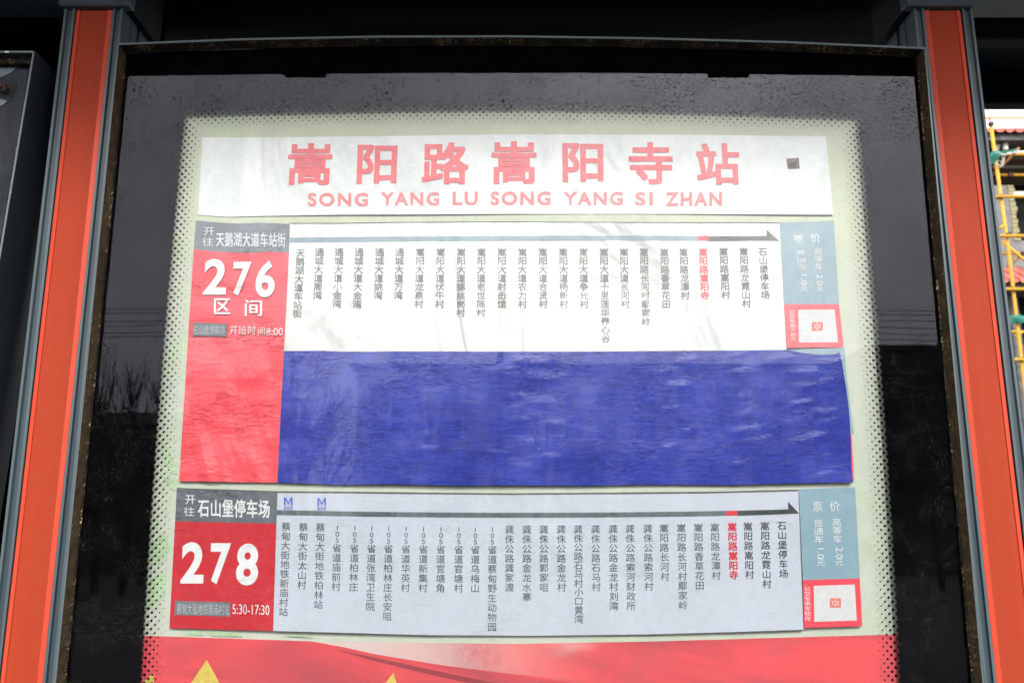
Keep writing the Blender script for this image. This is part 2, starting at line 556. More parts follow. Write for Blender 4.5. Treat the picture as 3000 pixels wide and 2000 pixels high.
def roof():
    e = empty('shelter_roof', (0, 0.1, 2.7), 'dark navy steel underside of the bus shelter roof with beams', 'roof')
    yf = -0.58
    zf = U(1500, 196, 0.58).z; zr = U(2940, 303, 0.76).z
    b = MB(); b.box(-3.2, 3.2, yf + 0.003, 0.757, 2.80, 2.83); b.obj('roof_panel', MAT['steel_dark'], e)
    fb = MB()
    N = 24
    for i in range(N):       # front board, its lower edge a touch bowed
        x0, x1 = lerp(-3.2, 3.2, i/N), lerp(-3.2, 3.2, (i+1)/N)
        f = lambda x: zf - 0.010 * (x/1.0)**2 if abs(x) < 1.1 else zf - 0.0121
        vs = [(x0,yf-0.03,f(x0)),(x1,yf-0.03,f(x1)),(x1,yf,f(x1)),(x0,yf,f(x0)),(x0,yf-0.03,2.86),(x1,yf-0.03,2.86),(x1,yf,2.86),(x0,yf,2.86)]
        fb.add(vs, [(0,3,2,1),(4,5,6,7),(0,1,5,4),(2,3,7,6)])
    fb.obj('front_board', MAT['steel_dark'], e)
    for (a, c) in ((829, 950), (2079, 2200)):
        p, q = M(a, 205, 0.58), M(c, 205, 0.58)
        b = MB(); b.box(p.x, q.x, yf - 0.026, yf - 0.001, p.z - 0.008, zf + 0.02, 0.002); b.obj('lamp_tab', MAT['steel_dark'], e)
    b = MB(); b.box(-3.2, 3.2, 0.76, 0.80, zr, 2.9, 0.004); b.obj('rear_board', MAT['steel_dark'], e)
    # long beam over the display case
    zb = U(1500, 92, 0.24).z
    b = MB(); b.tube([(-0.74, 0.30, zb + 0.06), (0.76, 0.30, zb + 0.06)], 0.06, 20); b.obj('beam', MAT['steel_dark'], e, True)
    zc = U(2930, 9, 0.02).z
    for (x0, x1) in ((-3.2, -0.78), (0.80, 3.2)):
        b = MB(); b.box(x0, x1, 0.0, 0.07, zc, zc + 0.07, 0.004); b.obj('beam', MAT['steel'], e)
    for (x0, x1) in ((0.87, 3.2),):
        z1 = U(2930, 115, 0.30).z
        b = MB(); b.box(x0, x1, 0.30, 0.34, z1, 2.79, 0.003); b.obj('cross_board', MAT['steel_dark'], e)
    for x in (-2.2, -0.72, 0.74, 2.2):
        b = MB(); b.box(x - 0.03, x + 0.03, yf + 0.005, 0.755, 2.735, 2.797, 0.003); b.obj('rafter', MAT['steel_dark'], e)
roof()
b = MB(); b.box(-3.0, -0.70, 0.22, 0.24, 0.15, 2.76)
tag(b.obj('back_panel', MAT['black']), 'black rear panel closing the shelter behind the left hand display case', 'panel')

# ------------------------------------------------------------------ main display case
CASE = empty('display_case', (0.01, 0.02, 0.9), 'large glazed display case holding the white bus stop notices between the orange posts', 'display case')
YG = 0.0
YFR = -0.022
top_out = [(344, 127), (700, 113), (1100, 105), (1500, 104), (1900, 110), (2300, 121), (2712, 139)]
def frame():
    zbot = 0.85
    # top rail: front lip, then the dark underside back to the glass
    b = MB()
    n = len(top_out)
    prev = []
    for (x, y) in top_out:
        p = U(x, y, YFR); q = U(x, y + 5.5, YFR)
        prev.append((p, q))
    for i in range(n - 1):
        (a, a2), (c, c2) = prev[i], prev[i+1]
        vs = [a2, c2, c, a] + [Vector((v.x, 0.0066, v.z)) for v in (a2, c2, c, a)]
        b.add(vs, [(0,1,2,3),(3,2,6,7),(0,4,5,1)] + ([(0,3,7,4)] if i == 0 else []) + ([(1,5,6,2)] if i == n-2 else []))
    b.obj('top_rail', MAT['steel_light'], CASE)
    b = MB()
    for i in range(n - 1):
        (_, a), (_, c) = prev[i], prev[i+1]
        ya, yb = YFR + 0.0015, -0.001
        vs = [Vector((a.x, ya, a.z - 0.0003)), Vector((c.x, ya, c.z - 0.0003)), Vector((c.x, yb, c.z - 0.0028)), Vector((a.x, yb, a.z - 0.0028))]
        b.add(vs, [(0,3,2,1)])
    b.obj('top_gasket', MAT['gasket'], CASE)
    # side rails
    for side in (-1, 1):
        if side < 0: o_t, o_b = U(344, 128, YFR), U(158, 2000, YFR)
        else:        o_t, o_b = U(2712, 140, YFR), U(2884, 2000, YFR)
        xo = lambda z: lerp(o_b.x, o_t.x, (z - o_b.z) / (o_t.z - o_b.z))
        zt = o_t.z - 0.0035
        s_ = 1 if side < 0 else -1
        b = MB()
        def prof(z, bow):
            x = xo(z) 
            return [(x, YFR), (x + s_*0.0028, YFR), (x + s_*0.0058, -0.0012), (x + s_*0.0045, 0.0064), (x - s_*0.0, 0.0064)]
        z0, z1 = zbot, zt
        A = [Vector((*p, z0)) for p in prof(z0, 0)]; B = [Vector((*p, z1)) for p in prof(z1, 0)]
        fs = [(i, (i+1) % 5, 5 + (i+1) % 5, 5 + i) for i in range(5)]
        if side > 0: fs = [tuple(reversed(f)) for f in fs]
        me = mesh('side_rail', A + B, fs + [(0,1,2,3,4), (9,8,7,6,5)], None, CASE, mats=[MAT['steel_light'], MAT['grime'], MAT['steel_dark']],
                  fm=[0, 1, 2, 2, 0, 0, 0])
        # crumbling bead along the glass
        b = MB(); pts = []
        rnd = random.Random(3 + side)
        for k in range(240):
            z = lerp(z0, z1 - 0.004, k/239)
            pts.append((xo(z) + s_*(0.0062 + rnd.uniform(-0.0006, 0.0006)), -0.0010 + rnd.uniform(-0.0007, 0.0007), z))
        b.tube(pts, 0.0021, 5); b.obj('glazing_bead', MAT['gasket'], CASE)
    b = MB(); xl, xr = U(344, 128, YFR).x, U(2712, 140, YFR).x
    b.box(xl + 0.014, xr - 0.014, 0.060, 0.070, zbot, 2.42); b.obj('back_plate', MAT['steel_dark'], CASE)
    b = MB(); b.box(xl, xr, YFR, 0.0064, zbot - 0.03, zbot - 0.001, 0.002); b.obj('bottom_rail', MAT['steel'], CASE)
    b = MB()
    # glass pane, top edge following the rail
    vs, fs, fm = [], [], []
    for (x, y) in top_out:
        p = U(x, y + 4, YFR); px = min(max(p.x, xl + 0.0045), xr - 0.0045)
        for yy in (0.0, 0.005):
            vs += [(px, yy, p.z), (px, yy, zbot)]
    for i in range(n - 1):
        a = 4*i; fs.append((a, a+1, a+5, a+4)); fm.append(0)
        fs.append((a+2, a+6, a+7, a+3)); fm.append(1)
        fs.append((a, a+4, a+6, a+2)); fm.append(1)
    fs.append((0, 2, 3, 1)); fm.append(1)
    o = mesh('glass_pane', vs, fs, None, CASE, mats=[MAT['glass'], MAT['clear']], fm=fm)
frame()

# black ceramic print on the back of the glass: plain band, then staggered dots that shrink inwards
YB = 0.0056
def quad3(p, q, r):
    """quadratic through three points given as (t, v)"""
    (a, A), (b_, B), (c, Cc) = p, q, r
    def f(t):
        return A*(t-b_)*(t-c)/((a-b_)*(a-c)) + B*(t-a)*(t-c)/((b_-a)*(b_-c)) + Cc*(t-a)*(t-b_)/((c-a)*(c-b_))
    return f
ed_top = quad3((541, 328), (1500, 311), (2516, 337))        # y of x
ed_l = quad3((329, 541), (1100, 471), (2000, 411))          # x of y
ed_r = quad3((337, 2516), (1100, 2584), (2000, 2638))
def border():
    vs, fs = [], []
    def disc(p, r, n=12):
        i0 = len(vs)
        for k in range(n):
            a = 2*math.pi*k/n
            vs.append((p.x + r*math.cos(a), p.y, p.z + r*math.sin(a)))
        fs.append(tuple(range(i0, i0+n)))
    # band polygons
    xl, xr = U(344, 128, YFR).x + 0.005, U(2712, 140, YFR).x - 0.005
    NT_ = 40
    tops = [U(lerp(541, 2516, i/NT_), ed_top(lerp(541, 2516, i/NT_)), YB) for i in range(NT_+1)]
    def band(A, B):
        i0 = len(vs)
        vs.extend(tuple(p) for p in A + B); m_ = len(A)
        for i in range(m_-1): fs.append((i0+i, i0+i+m_, i0+i+m_+1, i0+i+1))
    tf = quad3((350, 128+4), (1500, 104+4), (2706, 139+4))
    up = []
    for p in tops:
        k = (p.x - tops[0].x) / (tops[-1].x - tops[0].x)
        up.append(Vector((lerp(xl, xr, k), YB, U(lerp(350, 2706, k), tf(lerp(350, 2706, k)), YFR).z - 0.001)))
    band(up, tops)
    ys = [lerp(328, 2060, i/40) for i in range(41)]
    L = [U(ed_l(y), y, YB) for y in ys]; L[0] = tops[0]
    Rr = [U(ed_r(y), y + 9*(1-i/40), YB) for i, y in enumerate(ys)]; Rr[0] = tops[-1]
    L.append(Vector((L[-1].x, YB, 0.9))); Rr.append(Vector((Rr[-1].x, YB, 0.9)))
    band([Vector((xl, YB, p.z if i else up[0].z)) for i, p in enumerate(L)], L)
    band(Rr, [Vector((xr, YB, p.z if i else up[-1].z)) for i, p in enumerate(Rr)])
    P = 0.0119
    rad = [0.0026, 0.0023, 0.00195, 0.0016, 0.0012, 0.0007]
    rp = 0.0058
    W = tops[-1].x - tops[0].x; nT = round(W / P)
    def top_pt(x):
        k = (x - tops[0].x)/W*NT_; i = min(max(int(k), 0), NT_-1); return lerp(tops[i].z, tops[i+1].z, k - i)
    for rI, r in enumerate(rad):
        for i in range(nT + 1):
            x = tops[0].x + (i + (0.5 if rI % 2 else 0)) * W/nT
            lim = rI * rp * 0.9
            if x < tops[0].x + lim or x > tops[-1].x - lim: continue
            disc(Vector((x, YB + 0.00012*(rI % 2), top_pt(x) - rI*rp)), r)
    def side_pts(A, s_):
        zt, zb_ = A[0].z, 1.05
        n = round((zt - zb_) / P)
        for rI, r in enumerate(rad):
            for i in range(1, n):
                z = zt - (i + (0.5 if rI % 2 else 0)) * (zt - zb_)/n
                if z > zt - (rI + 0.8) * rp and rI: continue
                for a, b_ in zip(A, A[1:]):
                    if b_.z <= z: x = lerp(a.x, b_.x, (z - a.z)/(b_.z - a.z)); break
                disc(Vector((x + s_*rI*rp, YB + 0.00012*(rI % 2) + 0.00006, z)), r * 1.04)
    side_pts(L, 1); side_pts(Rr, -1)
    mesh('printed_border', vs, fs, MAT['border'], CASE)
border()

# ------------------------------------------------------------------ the banner and what is printed on it
def banner_mat():
    m = NT('pale_green_banner_cloth')
    sep = m.n('ShaderNodeSeparateXYZ'); m.l(m.pos, sep.inputs[0])
    base = m.mixc(m.ramp(m.noise(3, 3), 0.35, 0.65), (0.48, 0.52, 0.43), (0.52, 0.54, 0.47))
    # yellowish green towards the top, printed leaf streaks down the left
    zt = m.ramp(sep.outputs['Z'], 1.75, 2.3)
    base = m.mixc(m.math('MULTIPLY', zt, 0.8), base, (0.52, 0.54, 0.38))
    leaf = m.ramp(m.noise((9, 5, 3.5), 2, 0.4, 2.2), 0.56, 0.60)
    lf = m.math('MULTIPLY', leaf, m.ramp(sep.outputs['X'], -0.50, -0.36, 1.0, 0.0))
    base = m.mixc(m.math('MULTIPLY', lf, 0.4), base, (0.40, 0.57, 0.30))
    lf2 = m.ramp(m.noise((5, 5, 9), 3, 0.4, 2.2), 0.55, 0.62, 0, 0.35)
    base = m.mixc(lf2, base, (0.44, 0.51, 0.37))
    mott = m.noise(90, 6, 0.7)
    base = m.mixc(m.ramp(mott, 0.35, 0.7, 0.12, 0), base, (0.3, 0.3, 0.25))
    gr = m.noise((520, 100, 300), 2, 0.5)
    base = m.mixc(m.ramp(gr, 0.71, 0.76, 0, 0.5), base, (0.16, 0.13, 0.09))
    m.color(base); m.rough(0.5)
    wv = m.n('ShaderNodeTexWave', wave_type='BANDS', bands_direction='X'); wv.inputs['Scale'].default_value = 130; m.l(m.pos, wv.inputs['Vector'])
    wz = m.n('ShaderNodeTexWave', wave_type='BANDS', bands_direction='Z'); wz.inputs['Scale'].default_value = 130; m.l(m.pos, wz.inputs['Vector'])
    big = m.noise((5.5, 5, 2.6), 3, 0.5, 1.2)
    h = m.math('ADD', m.math('MULTIPLY', big, 8.0), m.math('MULTIPLY', m.math('ADD', wv.outputs['Fac'], wz.outputs['Fac']), 0.07))
    m.bump(m.math('ADD', h, m.math('MULTIPLY', mott, 0.12)), 1.0, 0.0012)
    return m.m
Y0 = 0.0195
BAN = empty('banner', (0, Y0, 1.1), 'pale green printed banner with the red station title and a red flag below', 'banner')
sheet('cloth', [(470, 255), (2590, 262)], [(300, 2250), (2760, 2250)], Y0, banner_mat(), BAN, 60, 50,
      relief=lambda x, z, s, t: 0.0012 * math.sin(x*9 + 1.2*math.sin(z*6)) + 0.0012)
M_title = sheet_mat('title_white_print', (0.70, 0.72, 0.725), 0.42, True, 1.0, 0.10, 0.9, 0.5, 0.25, blotch=(0.78, 0.76, 0.76))
sheet('title_panel', [(593, 403), (900, 402), (1500, 394), (2000, 395), (2420, 400)],
      [(580, 629), (660, 636), (760, 633), (1000, 629), (1500, 627), (2000, 627), (2441, 629)], Y0 - 0.0035, M_title, BAN, 40, 8)
def ink(name, col, rough=0.45, var=0.1, wrinkle=0.5, fine=0.5, weave=True, grit=0.5):
    return sheet_mat(name, col, rough, weave, wrinkle, var, grit, 0.5, fine)
M_tred = ink('glare_washed_red_title_ink', (0.80, 0.135, 0.155))  # title reds washed out: the veil of glare is put into the ink
M_tred2 = ink('paler_red_title_ink', (0.80, 0.20, 0.21))
T = lambda ch, box, off=0.02: (ch, off, 1.0, 'fit', box)
for ch, box in (('嵩', (843, 420, 973, 542, -0.06)), ('阳', (1046, 424, 1163, 538, -0.04)), ('路', (1236, 417, 1374, 540, -0.02)),
                ('嵩', (1440, 414, 1572, 539)), ('阳', (1648, 419, 1768, 533, 0.01)), ('寺', (1842, 417, 1971, 540, 0.02)), ('站', (2040, 420, 2167, 541, 0.05))):
    letters('title_character', [T(ch, box, 0.024)], Y0 - 0.0043, M_tred, BAN)
for wd, box in (('SONG', (902, 565, 1078, 604)), ('YANG', (1115, 563, 1287, 602)), ('LU', (1326, 562, 1400, 601)), ('SONG', (1437, 561, 1613, 601)),
                ('YANG', (1651, 562, 1825, 601)), ('SI', (1861, 563, 1913, 602)), ('ZHAN', (1950, 563, 2115, 603))):
    letters('title_word', [(wd, 0.030, 1.22, 'fit', box)], Y0 - 0.0043, M_tred2, BAN)
# the flag printed at the foot
def flag_mat(name, pale):
    m = NT(name)
    sep = m.n('ShaderNodeSeparateXYZ'); m.l(m.pos, sep.inputs[0])
    st = m.noise((2.4, 3, 9), 4, 0.6, 0.8)
    c = m.mixc(m.ramp(st, 0.35, 0.65), (0.34, 0.030, 0.048), (0.74, 0.050, 0.062))
    if pale:
        k = m.math('MULTIPLY', m.ramp(sep.outputs['X'], -0.28, 0.16, 1.0, 0.0), 1.0)
        k = m.math('ADD', k, m.ramp(m.noise((2.6, 3, 14), 3, 0.5, 0.5), 0.55, 0.75, 0, 0.55))
        c = m.mixc(k, c, (0.60, 0.48, 0.46))
    mott = m.noise(90, 6, 0.7)
    c = m.mixc(m.math('MULTIPLY', m.ramp(m.noise((7, 7, 4), 4, 0.6), 0.50, 0.66), m.ramp(mott, 0.35, 0.6, 0.15, 0.6)), c, (0.40, 0.06, 0.08))
    gw = m.n('ShaderNodeTexWave', wave_type='BANDS', bands_direction='X'); gw.inputs['Scale'].default_value = 150; m.l(m.pos, gw.inputs['Vector'])
    c = m.mixc(m.math('MULTIPLY', gw.outputs['Fac'], 0.12), c, (0.75, 0.40, 0.40))
    m.color(c); m.rough(0.42)
    m.bump(mott, 0.2, 0.001)
    return m.m
sheet('flag_print', [(360, 1858), (700, 1869), (910, 1877), (1500, 1885), (1900, 1878), (2350, 1865), (2700, 1855)],
      [(300, 2250), (2760, 2250)], Y0 - 0.0040, flag_mat('flag_red_cloth_print', True), BAN, 30, 8)
polygon('flag_fold', [(350, 1859), (700, 1870), (910, 1877), (1000, 1893), (1100, 1915), (1300, 1948), (1600, 1985), (1750, 2010), (1900, 2250), (300, 2250)],
        Y0 - 0.0046, flag_mat('flag_red_fold_print', False), BAN)
M_fold = ink('dark_red_fold_ink', (0.30, 0.03, 0.045), 0.5)
polygon('fold_shade', [(980, 1900), (1100, 1925), (1300, 1968), (1500, 2010), (1420, 2010), (1250, 1972), (1080, 1930)], Y0 - 0.0050, M_fold, BAN)
M_yel = ink('yellow_star_ink', (0.68, 0.50, 0.10), 0.5, 0.25)
def star(cx, cy, r, rot, sx=1.0, name='star'):
    pts = []
    for k in range(10):
        a = R(-90 + rot + 36*k); rr = r if k % 2 == 0 else r*0.40
        pts.append((cx + sx*rr*math.cos(a), cy + rr*math.sin(a)))
    polygon(name, pts, Y0 - 0.0054, M_yel, BAN)
star(598, 2062, 131, 2, 1.75); star(1138, 2040, 72, 8, 1.5); star(410, 2045, 80, 20, 1.5)
# faint leaf streaks at the left edge of the cloth
M_leaf = ink('pale_green_leaf_ink', (0.44, 0.57, 0.36), 0.5, 0.2)
for pts in ([(470, 1280), (500, 1330), (520, 1390), (500, 1385), (478, 1335)],
            [(478, 1395), (520, 1408), (528, 1440), (500, 1432)], [(432, 1600), (480, 1560), (498, 1600), (486, 1640), (440, 1660)],
            [(425, 1700), (490, 1672), (482, 1742), (430, 1790)], [(600, 1846), (700, 1852), (712, 1864), (620, 1862)],
            [(560, 1844), (590, 1846), (596, 1860), (548, 1858)], [(830, 1862), (1010, 1872), (940, 1868), (860, 1858)]):
    polygon('leaf_print', pts, Y0 - 0.0030, M_leaf, BAN)

# ------------------------------------------------------------------ route notices
Y1 = Y0 - 0.0062
M_paper1 = sheet_mat('bright_white_sheet', (0.74, 0.74, 0.735), 0.3, True, 2.2, 0.05, 0.75, 0.6, 0.35, blotch=(0.60, 0.60, 0.59))  # sky glare put into the white, fold shade into the grey patches
M_paper2 = sheet_mat('dimmed_white_sheet', (0.50, 0.53, 0.62), 0.24, False, 0.5, 0.05, 0.25, 0.7, 0.8)  # darker, bluish white: the weaker reflected light low down put into the colour
M_head1 = sheet_mat('faded_grey_header', (0.20, 0.22, 0.25), 0.3, False, 1.0, 0.2, 0.5, 0.6, 1.5)
M_head2 = sheet_mat('slate_grey_header', (0.13, 0.145, 0.17), 0.35, False, 0.6, 0.25, 0.3, 0.5, 2.0)
M_red1 = sheet_mat('bright_red_film', (0.85, 0.075, 0.10), 0.3, False, 1.1, 0.12, 0.3, 0.6, 2.0)
M_red2 = sheet_mat('deep_red_film', (0.55, 0.022, 0.035), 0.3, False, 0.6, 0.15, 0.3, 0.5, 0.8)
M_line1 = ink('pale_slate_line_ink', (0.26, 0.34, 0.39), 0.4, 0.08, 0.8)
M_line2 = ink('slate_line_ink', (0.12, 0.145, 0.16), 0.4, 0.3, 0.5, 1.5, False)
M_dark1 = ink('dark_grey_ink', (0.10, 0.10, 0.105), 0.4, 0.1, 0.8)
M_dark2 = ink('near_black_ink', (0.045, 0.05, 0.055), 0.4, 0.3, 0.5, 1.5, False)
M_txt1 = ink('faded_grey_text_ink', (0.22, 0.217, 0.21), 0.45, 0.08, 0.8)
M_txt1d = ink('grey_text_ink', (0.17, 0.17, 0.17), 0.45, 0.08, 0.8)
M_txt2 = ink('grey_green_text_ink', (0.12, 0.145, 0.16), 0.45, 0.08, 0.5, 1.5, False)
M_txt2d = ink('dark_text_ink', (0.04, 0.045, 0.055), 0.45, 0.08, 0.5, 1.5, False)
M_rtx1 = ink('faded_red_text_ink', (0.85, 0.11, 0.13), 0.45, 0.08, 0.8)
M_rtx2 = ink('red_text_ink', (0.62, 0.02, 0.04), 0.45, 0.08, 0.5, 1.5, False)
M_wtx = ink('white_text_ink', (0.72, 0.72, 0.74), 0.35, 0.1, 0.9, 1.5, False)
M_wtx2 = ink('dull_white_text_ink', (0.42, 0.43, 0.46), 0.4, 0.1, 0.6, 1.0, False)
M_edge = ink('thin_dark_edge_ink', (0.09, 0.09, 0.08), 0.5, 0.3)
M_box = ink('slate_label_ink', (0.17, 0.19, 0.21), 0.4, 0.2, 0.8, 1.5, False)
M_fare1 = sheet_mat('blue_grey_fare_sheet', (0.25, 0.34, 0.40), 0.4, True, 0.4, 0.06, 0.4, 0.5, 0.3)
M_fare2 = sheet_mat('steel_blue_fare_sheet', (0.21, 0.33, 0.41), 0.4, True, 0.4, 0.06, 0.3, 0.5, 0.3)
M_code1 = sheet_mat('coral_red_code_sheet', (0.85, 0.11, 0.13), 0.35, True, 0.6, 0.06, 0.3)
M_code2 = sheet_mat('red_code_sheet', (0.80, 0.05, 0.085), 0.35, True, 0.4, 0.06, 0.3)
M_csq = sheet_mat('white_code_square', (0.62, 0.61, 0.63), 0.4, True, 0.4, 0.08, 0.5)
M_emb = sheet_mat('orange_red_emblem_ink', (0.72, 0.16, 0.13), 0.4, True, 0.4, 0.08, 0.3)
M_blue = None

def relief_red(x, z, s, t):
    n = noise.noise(Vector((x*50, 3.1, z*330 + 5.0*noise.noise(Vector((x*26, 0, z*30))))))
    n2 = noise.noise(Vector((x*16, 8.0, z*34)))
    k = min(1.0, max(0.0, (t - 0.12) / 0.5)) * 0.8 + 0.2
    r = 0.0005 * max(0.0, n) * k + 0.0010 * n2 * k + 0.0009
    # puckered lower left corner standing off the cloth
    px = s; 
    d = abs((s - 0.10) - (t - 0.70) * 0.75)
    if t > 0.68: r += 0.0022 * max(0.0, 1 - d / 0.11) * min(1, (t - 0.68) / 0.15)
    return r
N276 = empty('route_notice', (-0.1, Y1, 1.75), 'upper route notice, white sheet with red panel reading 276 above the blue film', 'notice', 'bus route notices')
sheet('paper', [(848, 656), (1000, 655), (1150, 653), (1500, 651), (1900, 654), (2284, 652)],
      [(828, 1029), (1500, 1031), (2304, 1025)], Y1, M_paper1, N276, 40, 12)
strip('edge_line', [(848, 653), (1000, 653), (1150, 650.5), (1500, 648.5), (1900, 651), (2200, 651), (2290, 652), (2360, 652), (2443, 646)], 2.6, Y1 - 0.0004, M_edge, N276)
sheet('heading_panel', [(574, 646), (640, 652), (700, 655), (760, 652), (849, 656)], [(568, 731), (640, 738), (720, 742), (780, 738), (847, 741)], Y1 - 0.0010, M_head1, N276, 24, 6)
sheet('number_panel', [(568, 731), (640, 738), (720, 742), (780, 738), (847, 741)], [(525, 1409), (600, 1410), (700, 1412), (812, 1413)],
      Y1 - 0.0010, M_red1, N276, 120, 260, relief=relief_red)
YL = Y1 - 0.0044
letters('lettering', [T('开', (597, 666, 628, 690), 0.0), T('往', (593, 695, 625, 720), 0.0)] + row('天鹅湖大道车站街', 632, 680, 838, 724, 0.012, 0.01), Y1 - 0.0018, M_wtx, N276)
for d, box in (('2', (597, 758, 664, 863, -0.06)), ('7', (682, 767, 735, 866, -0.05)), ('6', (749, 763, 806, 871, -0.04))):
    letters('number_digit', [T(d, box, 0.030)], YL, M_wtx, N276)
letters('lettering', [T('区', (627, 874, 675, 920), 0.014)], YL, M_wtx, N276)
letters('lettering', [T('间', (717, 878, 768, 926), 0.014)], YL, M_wtx, N276)
polygon('label_box', [(567, 945), (666, 948), (664, 985), (564, 983)], YL, M_box, N276)
letters('lettering', row('石山堡停车场', 566, 952, 659, 980, 0.0, 0.0), YL - 0.0004, M_wtx2, N276)
letters('lettering', row('开班时', 671, 953, 750, 981, 0.0) + [T('间', (756, 958, 776, 981), 0.0), T('8:00', (780, 960, 829, 982), 0.0)], YL - 0.0004, M_wtx, N276)
def zline(f, x0, x1, th, name, m, par, Y, n=14):
    strip(name, [(lerp(x0, x1, i/n), f(lerp(x0, x1, i/n))) for i in range(n+1)], th, Y, m, par)
l1 = quad3((850, 696), (1500, 691), (2247, 691.5))
zline(l1, 849, 2045, 14.5, 'route_line', M_line1, N276, Y1 - 0.0005)
zline(l1, 2045.5, 2074.5, 14.5, 'stop_marker', M_rtx1, N276, Y1 - 0.0005, 2)
polygon('arrow', [(2075, 692), (2246, 690.5), (2246, 673), (2284, 706), (2200, 705), (2075, 707)], Y1 - 0.0005, M_dark1, N276)
names1 = ['天鹅湖大道车站街','通城大道周湾','通城大道小金湾','通城大道大金湾','通城大道姚湾','通城大道万湾','嵩阳大道龙泉村','嵩阳大道伏牛村','嵩阳大道螺丝岗村',
 '嵩阳大道老世陈村','嵩阳大道射击馆','嵩阳大道农力村','嵩阳大道合贤村','嵩阳大道杨新村','嵩阳大道争光村','嵩阳大道十里莲华养心谷','嵩阳大道长河村','嵩阳路长河村鄢家岭',
 '嵩阳路香草花田','嵩阳路龙潭村','嵩阳路嵩阳寺','嵩阳路嵩阳村','嵩阳路龙霓山村','石山堡停车场']
xs1 = [690,734,779,825,872,918,965,1012,1060,1106,1153,1200,1247,1294,1340,1387,1433,1479,1526,1570,1615,1662,1708,1752]
glyph_request({(c, 0.017, 1.0) for nm in names1 for c in nm} | {(c, 0.020, 1.0) for c in '嵩阳路寺'})
for nm, x in zip(names1, xs1):
    red = nm == '嵩阳路嵩阳寺'
    y0 = 741 if x == 690 else 738.5 - (1.5 if x > 1650 else 0)
    o = letters('station_name', column(nm, x*1.27551, y0, 25.3, 27.5, 25.5, 0.020 if red else 0.017), Y1 - 0.0006,
            M_rtx1 if red else (M_txt1d if x > 1640 else M_txt1), N276)
    if red: o['label'] = 'red station name of this stop'
# sheet of the 276 notice continues red behind the blue film on the right
polygon('red_margin', [(2480, 1270), (2495, 1270), (2502, 1407), (2490, 1407)], Y1 - 0.0002, M_red1, N276)

# --- blue film over the lower half of the 276 notice
def blue_mat():
    m = NT('blue_plastic_film')
    mott = m.noise(60, 5, 0.6)
    c = m.mixc(m.ramp(mott, 0.3, 0.7), (0.024, 0.038, 0.30), (0.034, 0.050, 0.38))
    gr = m.noise(600, 2)
    c = m.mixc(m.ramp(gr, 0.75, 0.78, 0, 0.5), c, (0.3, 0.3, 0.5))
    m.color(c); m.rough(0.12)
    m.b.inputs['Specular IOR Level'].default_value = 0.65
    h = None
    for (sc, lv, wd, am, ms) in (((30, 20, 260), 0.5, 0.022, 0.34, (7, 5, 9)), ((44, 20, 330), 0.56, 0.022, 0.28, (9, 7, 13))):
        cr = m.noise(sc, 3, 0.6, 1.3)
        cr = m.ramp(m.math('ABSOLUTE', m.math('SUBTRACT', cr, lv)), 0.0, wd, 1.0, 0.0)
        cr = m.math('MULTIPLY', cr, m.ramp(m.noise(ms, 3), 0.38, 0.6, 0.05, am))
        h = cr if h is None else m.math('ADD', h, cr)
    h = m.math('ADD', h, m.math('MULTIPLY', mott, 0.08))
    m.bump(h, 1.0, 0.0010)
    return m.m
M_blue = blue_mat()
rb = random.Random(11)
BULGES = []
for cx in (0.03, 0.24, 0.41, 0.46, 0.695, 0.81, 0.905, 0.965):
    t = rb.uniform(0.02, 0.1)
    while t < 0.97:
        BULGES.append((cx + rb.uniform(-0.028, 0.028), t, rb.uniform(0.022, 0.042), rb.uniform(0.026, 0.05), rb.uniform(0.25, 1.0) * (0.5 if cx < 0.3 else 1.0), rb.uniform(-1.1, -0.3) if cx > 0.6 else rb.uniform(-0.2, 0.1)))
        t += rb.uniform(0.06, 0.19)
def relief_blue(x, z, s, t):
    n = noise.noise(Vector((x*42, 1.7, z*400 + 4.5*noise.noise(Vector((x*24, 4, z*26))))))
    r = 0.00005 * max(0.0, n) 
    r += 0.0010 * (noise.noise(Vector((x*5, 9.0, z*7))) + 0.8)
    for (cx, ct, rx, rt, a, sl) in BULGES:
        dx = (s - cx) / rx
        if abs(dx) > 1: continue
        dt = (t - ct - sl * (s - cx)) / rt
        if abs(dt) > 2: continue
        r += 0.00075 * a * (1 - dx*dx)**1.5 * math.exp(-dt*dt*1.4)
    return r
blue = sheet('blue_film', [(832, 1028), (950, 1027), (1040, 1032), (1120, 1029), (1300, 1029), (1500, 1030), (1700, 1030), (2000, 1030), (2180, 1026), (2310, 1025), (2350, 1034), (2400, 1039), (2450, 1037), (2457, 1031), (2461, 1036)],
      [(813, 1413), (1000, 1419), (1150, 1418), (1350, 1422), (1500, 1421), (1700, 1422), (1900, 1419), (2150, 1420), (2300, 1416), (2499, 1412)], Y1 - 0.0014, M_blue, None, 460, 200, relief=relief_blue, right=lambda t: 9.0 * math.sin(math.pi * min(1.0, t * 1.15)) if t < 0.87 else 0.0)
tag(blue, 'wrinkled royal blue plastic film covering the lower half of the upper notice', 'film')
b_l = polygon('film_backing', [(2440, 1026), (2474, 1018), (2479, 1090), (2502, 1270), (2480, 1270), (2440, 1100)], Y1 - 0.0001, M_fare1, N276)
polygon('film_backing', [(2300, 1024), (2472, 1018), (2474, 1045), (2306, 1045)], Y1 - 0.0003, M_fare1, N276)

